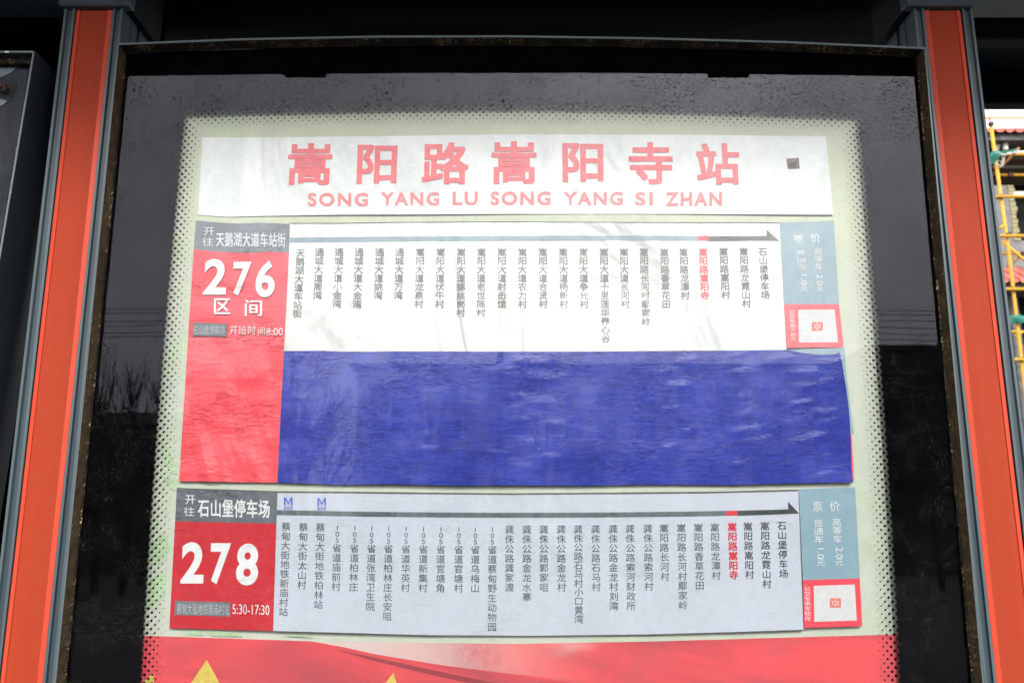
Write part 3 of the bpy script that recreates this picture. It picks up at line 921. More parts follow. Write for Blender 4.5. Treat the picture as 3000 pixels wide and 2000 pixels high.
# --- fare labels
def fare(parent_label, lo, panel, code, square, emblem, it1, side, mf, mc, wt, group):
    e = empty('fare_label', tuple(U(*panel[3], Y1)), parent_label, 'label', group)
    YY = Y1 - 0.0008
    sheet('fare_panel', [panel[0], panel[1]], [panel[3], panel[2]], YY, mf, e, 10, 10)
    sheet('code_panel', [code[0], code[1]], [code[3], code[2]], YY - 0.0001, mc, e, 6, 6)
    polygon('white_square', square, YY - 0.0005, M_csq, e)
    x0, y0, x1, y1 = emblem
    r = 5; pts = []
    for (cx, cy, a0) in ((x0+r, y0+r, 180), (x1-r, y0+r, 270), (x1-r, y1-r, 0), (x0+r, y1-r, 90)):
        for k in range(5): a = R(a0 + 22.5*k); pts.append((cx + r*math.cos(a), cy + r*math.sin(a)))
    em = polygon('emblem', pts, YY - 0.0009, M_emb, e)
    cx, cy = (x0+x1)/2, (y0+y1)/2; hw, hh = (x1-x0)*0.36, (y1-y0)*0.38
    vs, fs = [], []
    for k in range(6):
        a = R(90 + 60*k); da = 0.20
        q = [(0.10, a), (0.8, a - da), (1.0, a - da*0.5), (1.0, a + da*0.5), (0.8, a + da)]
        i0 = len(vs)
        for (rr, aa) in q: vs.append(U(cx + hw*rr*math.cos(aa), cy - hh*rr*math.sin(aa), YY - 0.0013))
        fs.append(tuple(range(i0, i0+5)))
    mesh('petal_mark', vs, fs, wt, em)
    letters('lettering', it1, YY - 0.0006, wt, e)
    letters('lettering', side, YY - 0.0006, wt, e)
    return e
def downcol(text, x0, y0, x1, y1, w_, off=0.0):
    n = len(text); h = (y1 - y0)/n; out = []
    for i, ch in enumerate(text):
        cx = lerp(x0, x1, (i + 0.5)/n)
        out.append((ch, off, 1.0, 'em', (cx - w_/2, y0 + h*i, cx + w_/2, y0 + h*(i+1))))
    return out
fare('upper blue grey fare label with coral red panel beside the arrow of notice 276', 0,
     [(2284, 652), (2443, 647), (2458, 891), (2297, 891)], [(2297, 891), (2458, 891), (2472, 1017), (2305, 1019)],
     [(2338, 907), (2445, 906), (2455, 1002), (2341, 1003)], (2378, 943, 2411, 969),
     [T('票', (2324, 690, 2353, 714, 0.1), 0), T('价', (2375, 683, 2403, 709, 0.1), 0)] + downcol('普通车', 2344, 733, 2352, 792, 30) + downcol('高等车', 2396, 726, 2400, 791, 27)
     + [T('元', (2346, 838, 2367, 854), 0), T('元', (2391, 838, 2411, 854), 0), ('1.0', 0.0, 1.0, 'turn', (2347, 805, 2364, 835)), ('2.0', 0.0, 1.0, 'turn', (2392, 804, 2410, 835))],
     downcol('公交车乘车软件', 2320, 906, 2326, 1002, 19), M_fare1, M_code1, M_wtx, 'fare labels with a code panel')
fare('lower steel blue fare label with red panel beside the arrow of notice 278', 0,
     [(2340, 1432), (2505, 1426), (2519, 1693), (2352, 1698)], [(2352, 1698), (2519, 1693), (2526, 1833), (2356, 1838)],
     [(2384, 1715), (2504, 1711), (2510, 1816), (2386, 1820)], (2431, 1751, 2464, 1779),
     [T('票', (2381, 1469, 2409, 1497, 0.06), 0), T('价', (2431, 1467, 2460, 1496, 0.06), 0)] + downcol('普通车', 2397, 1519, 2400, 1591, 30) + downcol('高等车', 2451, 1516, 2454, 1590, 28)
     + [T('元', (2394, 1638, 2416, 1657), 0), T('元', (2447, 1637, 2470, 1656), 0), ('1.0', 0.0, 1.0, 'turn', (2395, 1605, 2414, 1636)), ('2.0', 0.0, 1.0, 'turn', (2449, 1602, 2469, 1635))],
     downcol('公交车乘车软件', 2365, 1716, 2367, 1818, 21), M_fare2, M_code2, M_wtx, 'fare labels with a code panel')

# --- 278 notice
N278 = empty('route_notice', (-0.1, Y1, 1.35), 'lower route notice, white sheet with red panel reading 278 below the blue film', 'notice', 'bus route notices')
tp = [(813, 1443), (1000, 1444), (1250, 1447), (1500, 1449), (1800, 1447), (2100, 1444), (2339, 1438)]
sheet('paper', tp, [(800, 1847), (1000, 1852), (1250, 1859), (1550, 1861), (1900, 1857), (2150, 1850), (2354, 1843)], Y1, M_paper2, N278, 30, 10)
strip('edge_line', [(518, 1428)] + [(x, y - 5) for x, y in tp], 5, Y1 - 0.0003, M_edge, N278)
strip('edge_line', [(800, 1847), (1000, 1852), (1250, 1859), (1550, 1861), (1900, 1857), (2150, 1850), (2354, 1843)], 2.2, Y1 - 0.0003, M_edge, N278)
sheet('heading_panel', [(518, 1430), (813, 1442)], [(513, 1526), (809, 1533)], Y1 - 0.0008, M_head2, N278, 10, 4)
sheet('number_panel', [(513, 1526), (809, 1533)], [(496, 1839), (800, 1847)], Y1 - 0.0008, M_red2, N278, 12, 12)
letters('lettering', [T('开', (543, 1450, 572, 1476), 0), T('往', (539, 1484, 570, 1511), 0)] + row('石山堡停车场', 579, 1461, 792, 1516, 0.018, 0.014), Y1 - 0.0012, M_wtx, N278)
for d, box in (('2', (531, 1587, 598, 1708, -0.05)), ('7', (616, 1590, 675, 1710, -0.04)), ('8', (692, 1591, 757, 1714, -0.03))):
    letters('number_digit', [T(d, box, 0.034)], Y1 - 0.0012, M_wtx, N278)
polygon('label_box', [(513, 1759), (675, 1763), (673, 1805), (511, 1800)], Y1 - 0.0012, M_box, N278)
letters('lettering', row('蔡甸大街地铁新庙村站', 517, 1765, 673, 1801, 0.0, 0.015), Y1 - 0.0016, M_wtx2, N278)
letters('lettering', [('5:30-17:30', 0.0, 1.0, 'fit', (681, 1770, 789, 1799, 0, 0.03))], Y1 - 0.0016, M_wtx, N278)
l2 = quad3((813, 1493), (1500, 1501), (2309, 1491.5))
zline(l2, 811, 2126, 14.5, 'route_line', M_line2, N278, Y1 - 0.0005)
zline(l2, 2126.5, 2159.5, 14.5, 'stop_marker', M_rtx2, N278, Y1 - 0.0005, 2)
polygon('arrow', [(2160, 1495), (2309, 1491), (2309, 1469), (2341, 1503), (2300, 1505), (2160, 1510)], Y1 - 0.0005, M_dark2, N278)
# the metro mark: an M over an arch and a dashed foot
M_metro = ink('blue_metro_ink', (0.06, 0.10, 0.50), 0.4, 0.1, 0.5, 1, False)
for (x, y) in ((832, 1456), (930, 1458)):
    vs, fs = [], []
    def q(pts):
        i0 = len(vs); vs.extend(U(x + a, y + b_, Y1 - 0.0006) for a, b_ in pts)
        ar = sum(a_[0]*b2[1] - b2[0]*a_[1] for a_, b2 in zip(pts, pts[1:] + pts[:1]))
        f = list(range(i0, i0 + len(pts)))
        fs.append(tuple(reversed(f) if ar > 0 else f))
    q([(0, 0), (4.5, 0), (4.5, 24), (0, 24)]); q([(20.5, 0), (25, 0), (25, 24), (20.5, 24)])
    q([(4.6, 0), (5.5, 0), (13, 15), (13, 22), (4.6, 7)]); q([(20.4, 0), (20.4, 7), (13.1, 22), (13.1, 15), (19.5, 0)])
    q([(0, 26.5), (3, 26.5), (7, 30), (0, 30)]); q([(25, 26.5), (22, 26.5), (18, 30), (25, 30)])
    for k in range(6):
        a0, a1 = R(200 + k*23), R(200 + (k+1)*23)
        q([(12.5 + 6.5*math.cos(a0), 31 + 5*math.sin(a0)), (12.5 + 6.5*math.cos(a1), 31 + 5*math.sin(a1)), (12.5 + 4.2*math.cos(a1), 31 + 3*math.sin(a1)), (12.5 + 4.2*math.cos(a0), 31 + 3*math.sin(a0))])
    for a in (0, 9.5, 18): q([(a, 32), (a + 7, 32), (a + 7, 35), (a, 35)])
    mesh('metro_mark', vs, fs, M_metro, N278)
names2 = ['蔡甸大街地铁新庙村站','蔡甸大街太山村','蔡甸大街地铁柏林站','105省道庙前村','105省道柏林庄','105省道张湾卫生院','105省道柏林庄长安咀','105省道华英村','105省道新集村',
 '105省道官塘角','105省道官塘村','105省道乌梅山','105省道蔡甸野生动物园','龚侏公路龚家渡','龚侏公路金龙水寨','龚侏公路郭家咀','龚侏公路金龙村','龚侏公路石马村小口黄湾','龚侏公路石马村',
 '龚侏公路金龙村刘湾','龚侏公路索河财政所','龚侏公路索河村','嵩阳路长河村','嵩阳路长河村鄢家岭','嵩阳路香草花田','嵩阳路龙潭村','嵩阳路嵩阳寺','嵩阳路嵩阳村','嵩阳路龙霓山村','石山堡停车场']
xs2 = [657,697,736,775,815,854,893,933,973,1013,1054,1092,1131,1170,1210,1249,1289,1328,1368,1408,1447,1488,1525,1565,1604,1642,1682,1718,1757,1796]
glyph_request({(c, 0.004, 1.0) for nm in names2 for c in nm})
y2 = quad3((838, 1541.5), (1500, 1550), (2290, 1538.5))
for nm, x in zip(names2, xs2):
    red = nm == '嵩阳路嵩阳寺'; X = x*1.27551; yy = y2(X)
    pit = 26.3 if len(nm) > 10 and nm[0] == '龚' else (27.7 if nm[0] == '蔡' and len(nm) > 9 else 28.2)
    o = letters('station_name', column(nm, X, yy, pit, 28, 27, 0.020 if red else 0.004, 0.6, 18.0), Y1 - 0.0006,
            M_rtx2 if red else (M_txt2d if x > 1700 else M_txt2), N278)
    if red: o['label'] = 'red station name of this stop'
# small square sticker on the title
M_st = sheet_mat('mottled_brown_sticker', (0.24, 0.19, 0.16), 0.6, False, 0.4, 0.8, 0.8)
b = MB()
q = [U(2305, 465, Y0 - 0.005), U(2340, 463, Y0 - 0.005), U(2343, 492, Y0 - 0.005), U(2309, 494, Y0 - 0.005)]
b.add(list(reversed([v.copy() for v in q])) + list(reversed([v + Vector((0, 0.0012, 0)) for v in q])), [(0,1,2,3),(7,6,5,4),(0,4,5,1),(1,5,6,2),(2,6,7,3),(3,7,4,0)])
tag(b.obj('square_sticker', M_st), 'tiny square mottled brown sticker at the right of the station title', 'sticker')

# ------------------------------------------------------------------ the neighbouring display case at the left edge
def left_case():
    e = empty('display_case', (-1.2, 0.0, 0.9), 'second display case cut off by the left edge of the picture, with a rusty bolt', 'display case')
    Y = -0.03
    t = U(103, 150, Y); bt = U(3, 750, Y); zb = 0.9
    xr = lambda z: lerp(bt.x, t.x, (z - bt.z)/(t.z - bt.z))
    xl = -1.9
    def quadx(name, off0, off1, y0, y1, z0, z1, m):
        vs = [(xr(z0)+off0, y0, z0), (xr(z0)+off1, y0, z0), (xr(z0)+off1, y1, z0), (xr(z0)+off0, y1, z0),
              (xr(z1)+off0, y0, z1), (xr(z1)+off1, y0, z1), (xr(z1)+off1, y1, z1), (xr(z1)+off0, y1, z1)]
        return mesh(name, vs, [(0,3,2,1),(4,5,6,7),(0,1,5,4),(1,2,6,5),(2,3,7,6),(3,0,4,7)], m, e)
    quadx('side_rail', -0.0035, 0.0, Y, 0.085, zb, t.z, MAT['steel_side'])
    m = NT('chipped_lit_rail_edge')
    ch = m.noise((60, 60, 40), 4, 0.7)
    m.color(m.mixc(m.ramp(ch, 0.60, 0.64), (0.10, 0.14, 0.15), (0.7, 0.68, 0.6))); m.rough(0.5)  # pale chips over an edge tone lightened to look lit
    quadx('rail_edge', -0.0032, -0.0002, Y - 0.0012, Y - 0.0002, zb, t.z - 0.0005, m.m)
    b = MB(); b.box(xl, t.x - 0.004, Y, 0.085, t.z - 0.004, t.z); b.obj('top_rail', MAT['steel_side'], e)
    b = MB(); b.box(xl, t.x - 0.0005, Y - 0.0012, Y - 0.0002, t.z - 0.0036, t.z - 0.0004); b.obj('rail_edge', m.m, e)
    quadx('inner_gasket', -0.013, -0.004, Y + 0.012, Y + 0.02, zb, t.z - 0.005, MAT['gasket'])
    b = MB(); b.box(xl, t.x - 0.013, Y + 0.012, Y + 0.02, t.z - 0.016, t.z - 0.005); b.obj('inner_gasket', MAT['gasket'], e)
    # scuffed pane
    g = NT('scuffed_grey_pane')
    n1 = g.noise((12, 10, 5), 6, 0.7, 0.6)
    g.color(g.mixc(g.ramp(n1, 0.4, 0.7), (0.007, 0.009, 0.013), (0.035, 0.042, 0.056))); g.rough(0.25); g.b.inputs['Specular IOR Level'].default_value = 0.15
    z1 = t.z - 0.017
    vs = [(xl, Y + 0.024, zb), (xr(zb) - 0.012, Y + 0.024, zb), (xr(z1) - 0.012, Y + 0.024, z1), (xl, Y + 0.024, z1)]
    vs += [(a, b_ + 0.004, c) for a, b_, c in vs]
    mesh('pane', vs, [(0,1,2,3),(7,6,5,4),(0,4,5,1),(1,5,6,2),(2,6,7,3),(3,7,4,0)], g.m, e)
    # rusty bolt and a stain round it
    c = U(12, 263, Y + 0.02)
    rs = simple('rusted_iron', (0.09, 0.045, 0.02), 0.85, 0, 0.7, 150, 0.8, 0.002)
    b = MB(); b.tube([c + Vector((0, -0.004, 0)), c + Vector((0, -0.007, 0)), c + Vector((0, -0.0095, 0))], 0.0085, 14, 0.006); bo = b.obj('bolt', rs, e, True)
    b = MB(); b.tube([c + Vector((0, -0.0085, 0)), c + Vector((0, -0.015, 0))], 0.0042, 6); b.obj('bolt_head', rs, bo)
    rr = random.Random(5); vs = []; 
    for k in range(26):
        a = 2*math.pi*k/26; r_ = 0.017*rr.uniform(0.8, 1.25); vs.append(c + Vector((r_*math.cos(a), 0.0032, 1.25*r_*math.sin(a))))
    mesh('stain', vs, [tuple(range(26))], simple('black_tar_stain', (0.004, 0.004, 0.005), 0.7, 0, 0.5, 80), e)
    vs = [U(*p, Y + 0.0228) for p in ((-40, 200), (52, 196), (30, 215), (0, 228), (-40, 235))]
    mesh('paper_scrap', list(reversed(vs)), [(0,1,2,3,4)], simple('pale_torn_film', (0.11, 0.14, 0.165), 0.4, 0, 0.4, 60), e)
    vs = [U(*p, Y + 0.0226) for p in ((-40, 280), (8, 292), (22, 296), (12, 305), (0, 311), (-40, 320))]
    mesh('paper_scrap', list(reversed(vs)), [(0,1,2,3,4,5)], simple('pale_torn_film_b', (0.15, 0.18, 0.22), 0.4, 0, 0.4, 60), e)
    b = MB(); b.box(xl, -0.99, 0.07, 0.084, zb, t.z - 0.006); b.obj('back_plate', MAT['steel_dark'], e)
left_case()

# ================================================================== BEHIND, RIGHT: scaffolded house
M_conc = simple('raw_grey_render', (0.20, 0.197, 0.19), 0.9, 0, 0.35, 5, 0.4, 0.01)
M_conc_d = simple('stained_concrete', (0.13, 0.13, 0.125), 0.9, 0, 0.5, 7, 0.4, 0.01)
M_void = simple('unlit_black', (0.004, 0.004, 0.004), 0.95, 0, 0.2, 5, 0)  # darkness of unlit rooms and eave shade put into the colour
M_tile = simple('salmon_clay_tile', (0.50, 0.13, 0.09), 0.6, 0, 0.3, 20, 0.2, 0.003)
def facade(name, x0, x1, z0, z1, y0, y1, holes, m, parent):
    xs = sorted({x0, x1, *[h[0] for h in holes], *[h[1] for h in holes]})
    zs = sorted({z0, z1, *[h[2] for h in holes], *[h[3] for h in holes]})
    xs = [x for x in xs if x0 <= x <= x1]; zs = [z for z in zs if z0 <= z <= z1]
    solid = lambda i, j: 0 <= i < len(xs)-1 and 0 <= j < len(zs)-1 and not any(h[0] <= (xs[i]+xs[i+1])/2 <= h[1] and h[2] <= (zs[j]+zs[j+1])/2 <= h[3] for h in holes)
    b = MB()
    for i in range(len(xs)-1):
        for j in range(len(zs)-1):
            if not solid(i, j): continue
            a, c, p, q = xs[i], xs[i+1], zs[j], zs[j+1]
            b.add([(a,y0,p),(c,y0,p),(c,y0,q),(a,y0,q)], [(0,1,2,3)])
            b.add([(a,y1,p),(c,y1,p),(c,y1,q),(a,y1,q)], [(3,2,1,0)])
            if not solid(i-1, j): b.add([(a,y0,p),(a,y0,q),(a,y1,q),(a,y1,p)], [(0,1,2,3)])
            if not solid(i+1, j): b.add([(c,y0,p),(c,y1,p),(c,y1,q),(c,y0,q)], [(0,1,2,3)])
            if not solid(i, j-1): b.add([(a,y0,p),(a,y1,p),(c,y1,p),(c,y0,p)], [(0,1,2,3)])
            if not solid(i, j+1): b.add([(a,y0,q),(c,y0,q),(c,y1,q),(a,y1,q)], [(0,1,2,3)])
    return b.obj(name, m, parent)
def house():
    D = 19.0
    P = lambda x, y, d=D: U(x, y, d)
    e = empty('house_under_construction', (12, 21, 0), 'grey rendered house under construction with salmon tiled eaves behind the scaffolding', 'house')
    xl, xr = P(2840, 600).x, P(3300, 600).x
    zt = P(2940, 412).z
    hx0 = P(2966, 560).x
    holes = [(hx0, xr - 1.0, P(2980, 705).z, P(2980, 520).z), (P(2875, 950).x + 0.2, xr - 1.0, 0.3, P(2960, 865).z)]
    facade('wall', xl, xr, 0.0, zt, D, D + 0.2, holes, M_conc, e)
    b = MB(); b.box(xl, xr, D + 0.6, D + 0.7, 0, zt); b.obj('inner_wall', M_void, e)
    # soffit and fascia band, with a flat black sheet as shade under the eave
    z0, z1 = P(2940, 411, D - 0.5).z, P(2940, 386, D - 0.5).z
    b = MB(); b.box(xl - 0.3, xr, D - 0.5, D + 0.5, z0, z1, 0.01); b.obj('eave_band', M_conc_d, e)
    b = MB(); b.box(xl - 0.2, xr, D - 0.01, D - 0.005, P(2940, 470).z, zt + 0.15); b.obj('eave_shade_sheet', M_void, e)
    # stone-like jamb beside the opening, ragged with mortar
    b = MB(); rr = random.Random(2)
    z = holes[0][2]
    while z < holes[0][3]:
        h = rr.uniform(0.06, 0.14); b.box(hx0 - 0.11, hx0 + rr.uniform(0.0, 0.06), D - 0.02, D + 0.1, z, z + h*0.9, 0.004); z += h
    b.obj('jamb', simple('yellowish_mortar', (0.34, 0.31, 0.16), 0.9, 0, 0.4, 30, 0.6, 0.01), e)
    b = MB(); zz = P(2990, 572).z; b.box(hx0, xr - 1.0, D + 0.05, D + 0.12, zz, zz + 0.12); b.obj('sill_bar', simple('white_pink_bar', (0.7, 0.6, 0.6), 0.6, 0, 0.2, 30), e)
    # ledge with tiles lower down
    zq0, zq1 = P(2960, 838, D - 0.7).z, P(2960, 822, D - 0.7).z
    b = MB(); b.box(xl - 0.2, xr, D - 0.7, D - 0.02, zq0 - 0.02, zq1, 0.008); b.obj('ledge', M_conc, e)
    b = MB(); zc = P(2930, 860).z; b.box(P(2948, 900).x, P(2975, 900).x, D - 0.15, D - 0.01, 0, zc, 0.01); b.obj('column', M_conc_d, e)
    # roof tiles: each a curved pan, one mesh shared
    tw = 0.235
    def tile_mesh():
        vs, fs = [], []; n = 8
        for (y, zz_) in ((0.0, 0.0), (0.52, 0.0)):
            for k in range(n+1):
                a = math.pi * k / n
                vs.append((-tw*0.5*math.cos(a)*1.02, y, 0.075*math.sin(a)*(-1) + 0.075)); 
        for k in range(n+1):
            v = vs[k]; vs.append((v[0], v[1], v[2] - 0.025))
        for k in range(n): fs.append((k, k+1, n+1+k+1, n+1+k)); fs.append((2*(n+1)+k, 2*(n+1)+k+1, k+1, k))
        me = bpy.data.meshes.new('roof_tile'); me.from_pydata(vs, [], fs); me.materials.append(M_tile)
        me.polygons.foreach_set('use_smooth', [True]*len(fs)); return me
    tm = tile_mesh()
    def tiles(zb, yb, slope, rows, xa, xb):
        n = int((xb - xa)/tw)
        for r_ in range(rows):
            for i in range(n):
                o = bpy.data.objects.new('roof_tile', tm); C.objects.link(o); o.parent = e
                loc = Vector((xa + (i + 0.5*(r_ % 1))*tw, yb + r_*0.40*math.cos(slope), zb + r_*(0.40*math.sin(slope) + 0.006)))
                o.location = loc - Vector(e.location); o.rotation_euler = (slope + rr.uniform(-0.02, 0.02), 0, rr.uniform(-0.03, 0.03))
    z_e = P(2940, 386, D - 0.6).z
    tiles(z_e, D - 0.62, R(24), 6, xl - 0.1, xl + 3.9)
    tiles(P(2940, 826, D - 0.85).z, D - 0.85, R(33), 4, xl - 0.1, xl + 3.9)
    b = MB(); b.add([(xl-0.3, D-0.5, z_e-0.01), (xr, D-0.5, z_e-0.01), (xr, D+4, z_e-0.01+4.5*0.445), (xl-0.3, D+4, z_e-0.01+4.5*0.445)], [(0,1,2,3)])
    b.obj('roof_slab', simple('pale_roof_felt', (0.6, 0.5, 0.48), 0.8, 0, 0.2, 8), e)
    b = MB(); p = P(2944, 418, D - 0.3); q_ = P(2946, 440, D - 0.3); b.tube([q_, p], 0.065, 8); b.obj('vent_pipe', simple('white_pipe', (0.7, 0.68, 0.62), 0.5), e)
house()
def scaffold():
    D = 12.6
    P = lambda x, y, d=D: U(x, y, d)
    e = empty('scaffold', (9, 12.6, 0), 'yellow painted tube scaffold with rusty couplers in front of the unfinished house', 'scaffold')
    m = NT('chipped_yellow_paint')
    nz = m.noise((25, 25, 25), 6, 0.7)
    sp = m.noise(120, 4, 0.7)
    c = m.mixc(m.ramp(nz, 0.4, 0.65), (0.62, 0.26, 0.01), (0.58, 0.38, 0.02))
    c = m.mixc(m.ramp(sp, 0.62, 0.68), c, (0.22, 0.12, 0.05)); m.color(c); m.rough(0.55)
    MY = m.m
    rust = simple('rusty_coupler', (0.10, 0.035, 0.02), 0.8, 0, 0.5, 60, 0.6, 0.003)
    def pole(pts, r=0.027, mm=None):
        b = MB(); b.tube(pts, r, 12); return b.obj('tube', mm or MY, e, True)
    top, bot = P(2896, 368), P(2998, 1100)
    up = lambda y: lerp(2896, 2998, (y - 368)/(1100 - 368)) + 8*math.sin(math.pi*(y-368)/732)
    # the standard in full, upright in space
    a0 = P(2903, 368); z_lo = 0.02
    x_at = lambda y: P(up(y), y).x
    pole([Vector((a0.x, D, a0.z)), Vector((P(up(735), 735).x, D, P(2950, 735).z)), Vector((bot.x, D, bot.z)), Vector((bot.x, D, z_lo))], 0.028)
    pole([P(2891, 305) , P(2903, 368)], 0.013, simple('peeling_pink_tube', (0.45, 0.28, 0.2), 0.7, 0, 0.5, 60))
    pole([P(2888, 240), P(2891, 305)], 0.013)
    def coup(x, y, d=D, s=0.034):
        c_ = P(x, y, d - 0.02); b = MB()
        b.tube([c_ + Vector((-s, 0, 0.0)), c_ + Vector((s, 0, 0.0))], 0.036, 8); b.tube([c_ + Vector((0, 0.0, -s*0.9)), c_ + Vector((0, 0.0, s*0.9))], 0.038, 8)
        b.tube([c_ + Vector((s*0.5, -0.03, 0.02)), c_ + Vector((s*1.2, -0.05, 0.03))], 0.009, 6)
        b.obj('coupler', rust, e)
    coup(2903, 364)
    # ledgers at their own heights, running on past the picture
    for (y, r, xa, d) in ((346, 0.017, 2870, D-0.05), (453, 0.024, 2912, D+0.1), (489, 0.022, 2855, D+0.45), (513, 0.024, 2890, D+0.3), (576, 0.026, 2919, D-0.06), (691, 0.026, 2860, D-0.06), (743, 0.024, 2860, D+0.25), (847, 0.026, 2860, D-0.06),
                          (972, 0.024, 2860, D+0.35), (1053, 0.026, 2870, D-0.06)):
        p = P(xa, y, d); pole([p, Vector((p.x + 4.0, d, p.z - 0.0))], r, MY if y != 489 else simple('pale_grey_board_edge', (0.4, 0.4, 0.38), 0.8))
    coup(2925, 577); coup(2953, 688); coup(2984, 690); coup(2960, 513, D+0.28); coup(2915, 510, D+0.28); coup(2957, 846); coup(2979, 845); coup(2991, 931); coup(2988, 1053); coup(2998, 743, D+0.2)
    pole([P(2935, 707), P(3060, 810)], 0.024)              # brace
    pole([P(2935, 490, D+0.1), P(2986, 433, D-0.1)], 0.022, simple('brown_orange_tube', (0.45, 0.20, 0.05), 0.7, 0, 0.4, 40))
    pole([P(2971, 766, D+0.3), P(3010, 730, D+0.3)], 0.02)
    pole([P(2930, 670), P(2937, 662)], 0.022); pole([P(2972, 985, D+0.3), P(2995, 972, D+0.3)], 0.018)
    # platform boards
    b = MB()
    for k in range(4):
        y0, y1 = D + 0.15 + k*0.30, D + 0.43 + k*0.30
        z = P(2950, 466, D + 0.15).z
        b = MB(); b.box(P(2915, 466).x, P(2915, 466).x + 3, y0, y1, z, z + 0.035, 0.003); b.obj('platform_board', simple('weathered_board', (0.06, 0.045, 0.03), 0.9, 0, 0.4, 20), e)
    # tying wire loops
    b = MB(); rr = random.Random(9)
    for k in range(7):
        c_ = P(2921 + rr.uniform(-5, 5), 455 + rr.uniform(-4, 8), D - 0.05); pts = []
        ra, rb_ = rr.uniform(0.05, 0.12), rr.uniform(0.09, 0.2)
        for i in range(14):
            a = math.pi*1.5*i/13 + rr.uniform(0, 0.2); pts.append(c_ + Vector((ra*math.cos(a) + 0.03, -0.02*i/13, -rb_*math.sin(a))))
        b.tube(pts, 0.004, 4)
    b.obj('tie_wire', simple('pale_tie_wire', (0.5, 0.47, 0.42), 0.6), e)
    # green safety net hanging over the platform edge
    MN = simple('green_safety_net', (0.02, 0.20, 0.14), 0.7, 0, 0.5, 60, 0.8, 0.01)
    def drape(top_, bot_, name, label, m_=MN):
        n, k_ = 26, 8; vs, fs = [], []; rr = random.Random(len(label))
        for j in range(k_+1):
            for i in range(n+1):
                a, c_ = poly_at(top_, i/n), poly_at(bot_, i/n)
                p = P(lerp(a[0], c_[0], j/k_), lerp(a[1], c_[1], j/k_), D - 0.09)
                p.y += 0.05*noise.noise(p*9); p.z += 0.02*noise.noise(p*14); vs.append(p)
        for j in range(k_):
            for i in range(n): a = j*(n+1)+i; fs.append((a, a+n+1, a+n+2, a+1))
        o = mesh(name, vs, fs, m_, None, True); md = o.modifiers.new('thick', 'SOLIDIFY'); md.thickness = 0.004
        return tag(o, label, 'net', 'green safety netting on the scaffold')
    drape([(2898, 452), (2906, 444), (2940, 441), (2985, 438)], [(2900, 488), (2910, 480), (2940, 448), (2985, 444)], 'safety_net', 'green safety net bunched over the upper scaffold platform')
    drape([(2860, 926), (2895, 927), (2985, 922), (3030, 926)], [(2860, 950), (2895, 945), (2960, 946), (3030, 947)], 'safety_net', 'green safety net strip low down beside the right hand post')
    o = drape([(2915, 446), (2940, 446), (2985, 441), (3040, 448)], [(2915, 448), (2940, 452), (2990, 449), (3040, 456)], 'torn_sheeting', 'torn white sheeting lying along the scaffold platform edge', simple('dirty_white_sheeting', (0.7, 0.7, 0.66), 0.7, 0, 0.4, 40))
    o['category'] = 'sheeting'; del o['group']
scaffold()

# ================================================================== ACROSS THE STREET (seen mirrored in the glass)
M_wallA = simple('pale_plaster', (0.80, 0.79, 0.77), 0.9, 0, 0.2, 1.5, 0.3, 0.02)
M_pane = simple('dark_window_glass', (0.02, 0.024, 0.03), 0.15, 0, 0.2, 4, 0)
M_frameW = simple('grey_window_frame', (0.35, 0.35, 0.36), 0.5)
M_roofB = simple('grey_roof_tiles', (0.10, 0.09, 0.09), 0.8, 0, 0.4, 3, 0.3, 0.02)
def opposite(name, label, d, x0, x1, eave_y, cols, rows, ground_y, wall):
    p0, p1 = M(x0, eave_y, d), M(x1, eave_y, d)
    zt = p0.z
    e = empty(name, ((p0.x + p1.x)/2, -d - 4, 0), label, 'building')
    holes = []
    for (ya, yb) in rows:
        for (xa, xb) in cols: holes.append((M(xa, ya, d).x, M(xb, ya, d).x, M(xa, yb, d).z, M(xa, ya, d).z))
    gz = M(x0, ground_y, d).z
    gw = (p1.x - p0.x) / 8
    for k in range(8): holes.append((p0.x + gw*(k + 0.12), p0.x + gw*(k + 0.88), 0.3, gz))
    wall_o = facade('wall', p0.x, p1.x, 0.0, zt, -d - 0.3, -d, holes, wall, e)
    # the facade box was built facing -y; the same openings show from the street side
    b = MB(); b.box(p0.x, p1.x, -d - 9, -d - 0.8, 0, zt - 0.02); b.obj('rear_block', M_wallA, e)
    for h in holes:
        b = MB(); b.box(h[0], h[1], -d - 0.26, -d - 0.20, h[2], h[3]); w_ = b.obj('window', M_pane, e)
        b = MB(); cx = (h[0]+h[1])/2; b.box(cx - 0.04, cx + 0.04, -d - 0.198, -d - 0.16, h[2], h[3]); b.obj('mullion', M_frameW, w_)
    b = MB(); b.box(p0.x - 0.5, p1.x + 0.5, -d - 9, -d + 0.8, zt, zt + 0.12); b.obj('roof', M_roofB, e)
    b = MB(); b.box(p0.x - 0.2, p1.x + 0.2, -d + 0.01, -d + 1.0, gz + 0.15, gz + 0.55); b.obj('canopy', M_wallA, e)
    return e
opposite('apartment_building', 'long pale building across the street, mirrored in the middle of the glass', 58, 1050, 2535, 1076,
         [(1085, 1140), (1180, 1240), (1290, 1350), (1432, 1452), (1470, 1545), (1655, 1708), (1752, 1806), (1862, 1920), (1985, 2040), (2110, 2168), (2228, 2290), (2350, 2410), (2460, 2505)],
         [(1132, 1190), (1228, 1286)], 1330, M_wallA)
opposite('low_building', 'lower pale building across the street, mirrored in the left red panel', 52, 560, 770, 1120,
         [(585, 615), (648, 700), (720, 750)], [(1170, 1225), (1262, 1310)], 1350, simple('dull_plaster', (0.33, 0.31, 0.30), 0.9, 0, 0.3, 1.5))
b = MB(); p, q = M(60, 1207, 40), M(556, 1207, 40)
b.box(p.x, q.x, -48, -40, 0, p.z - 0.6)
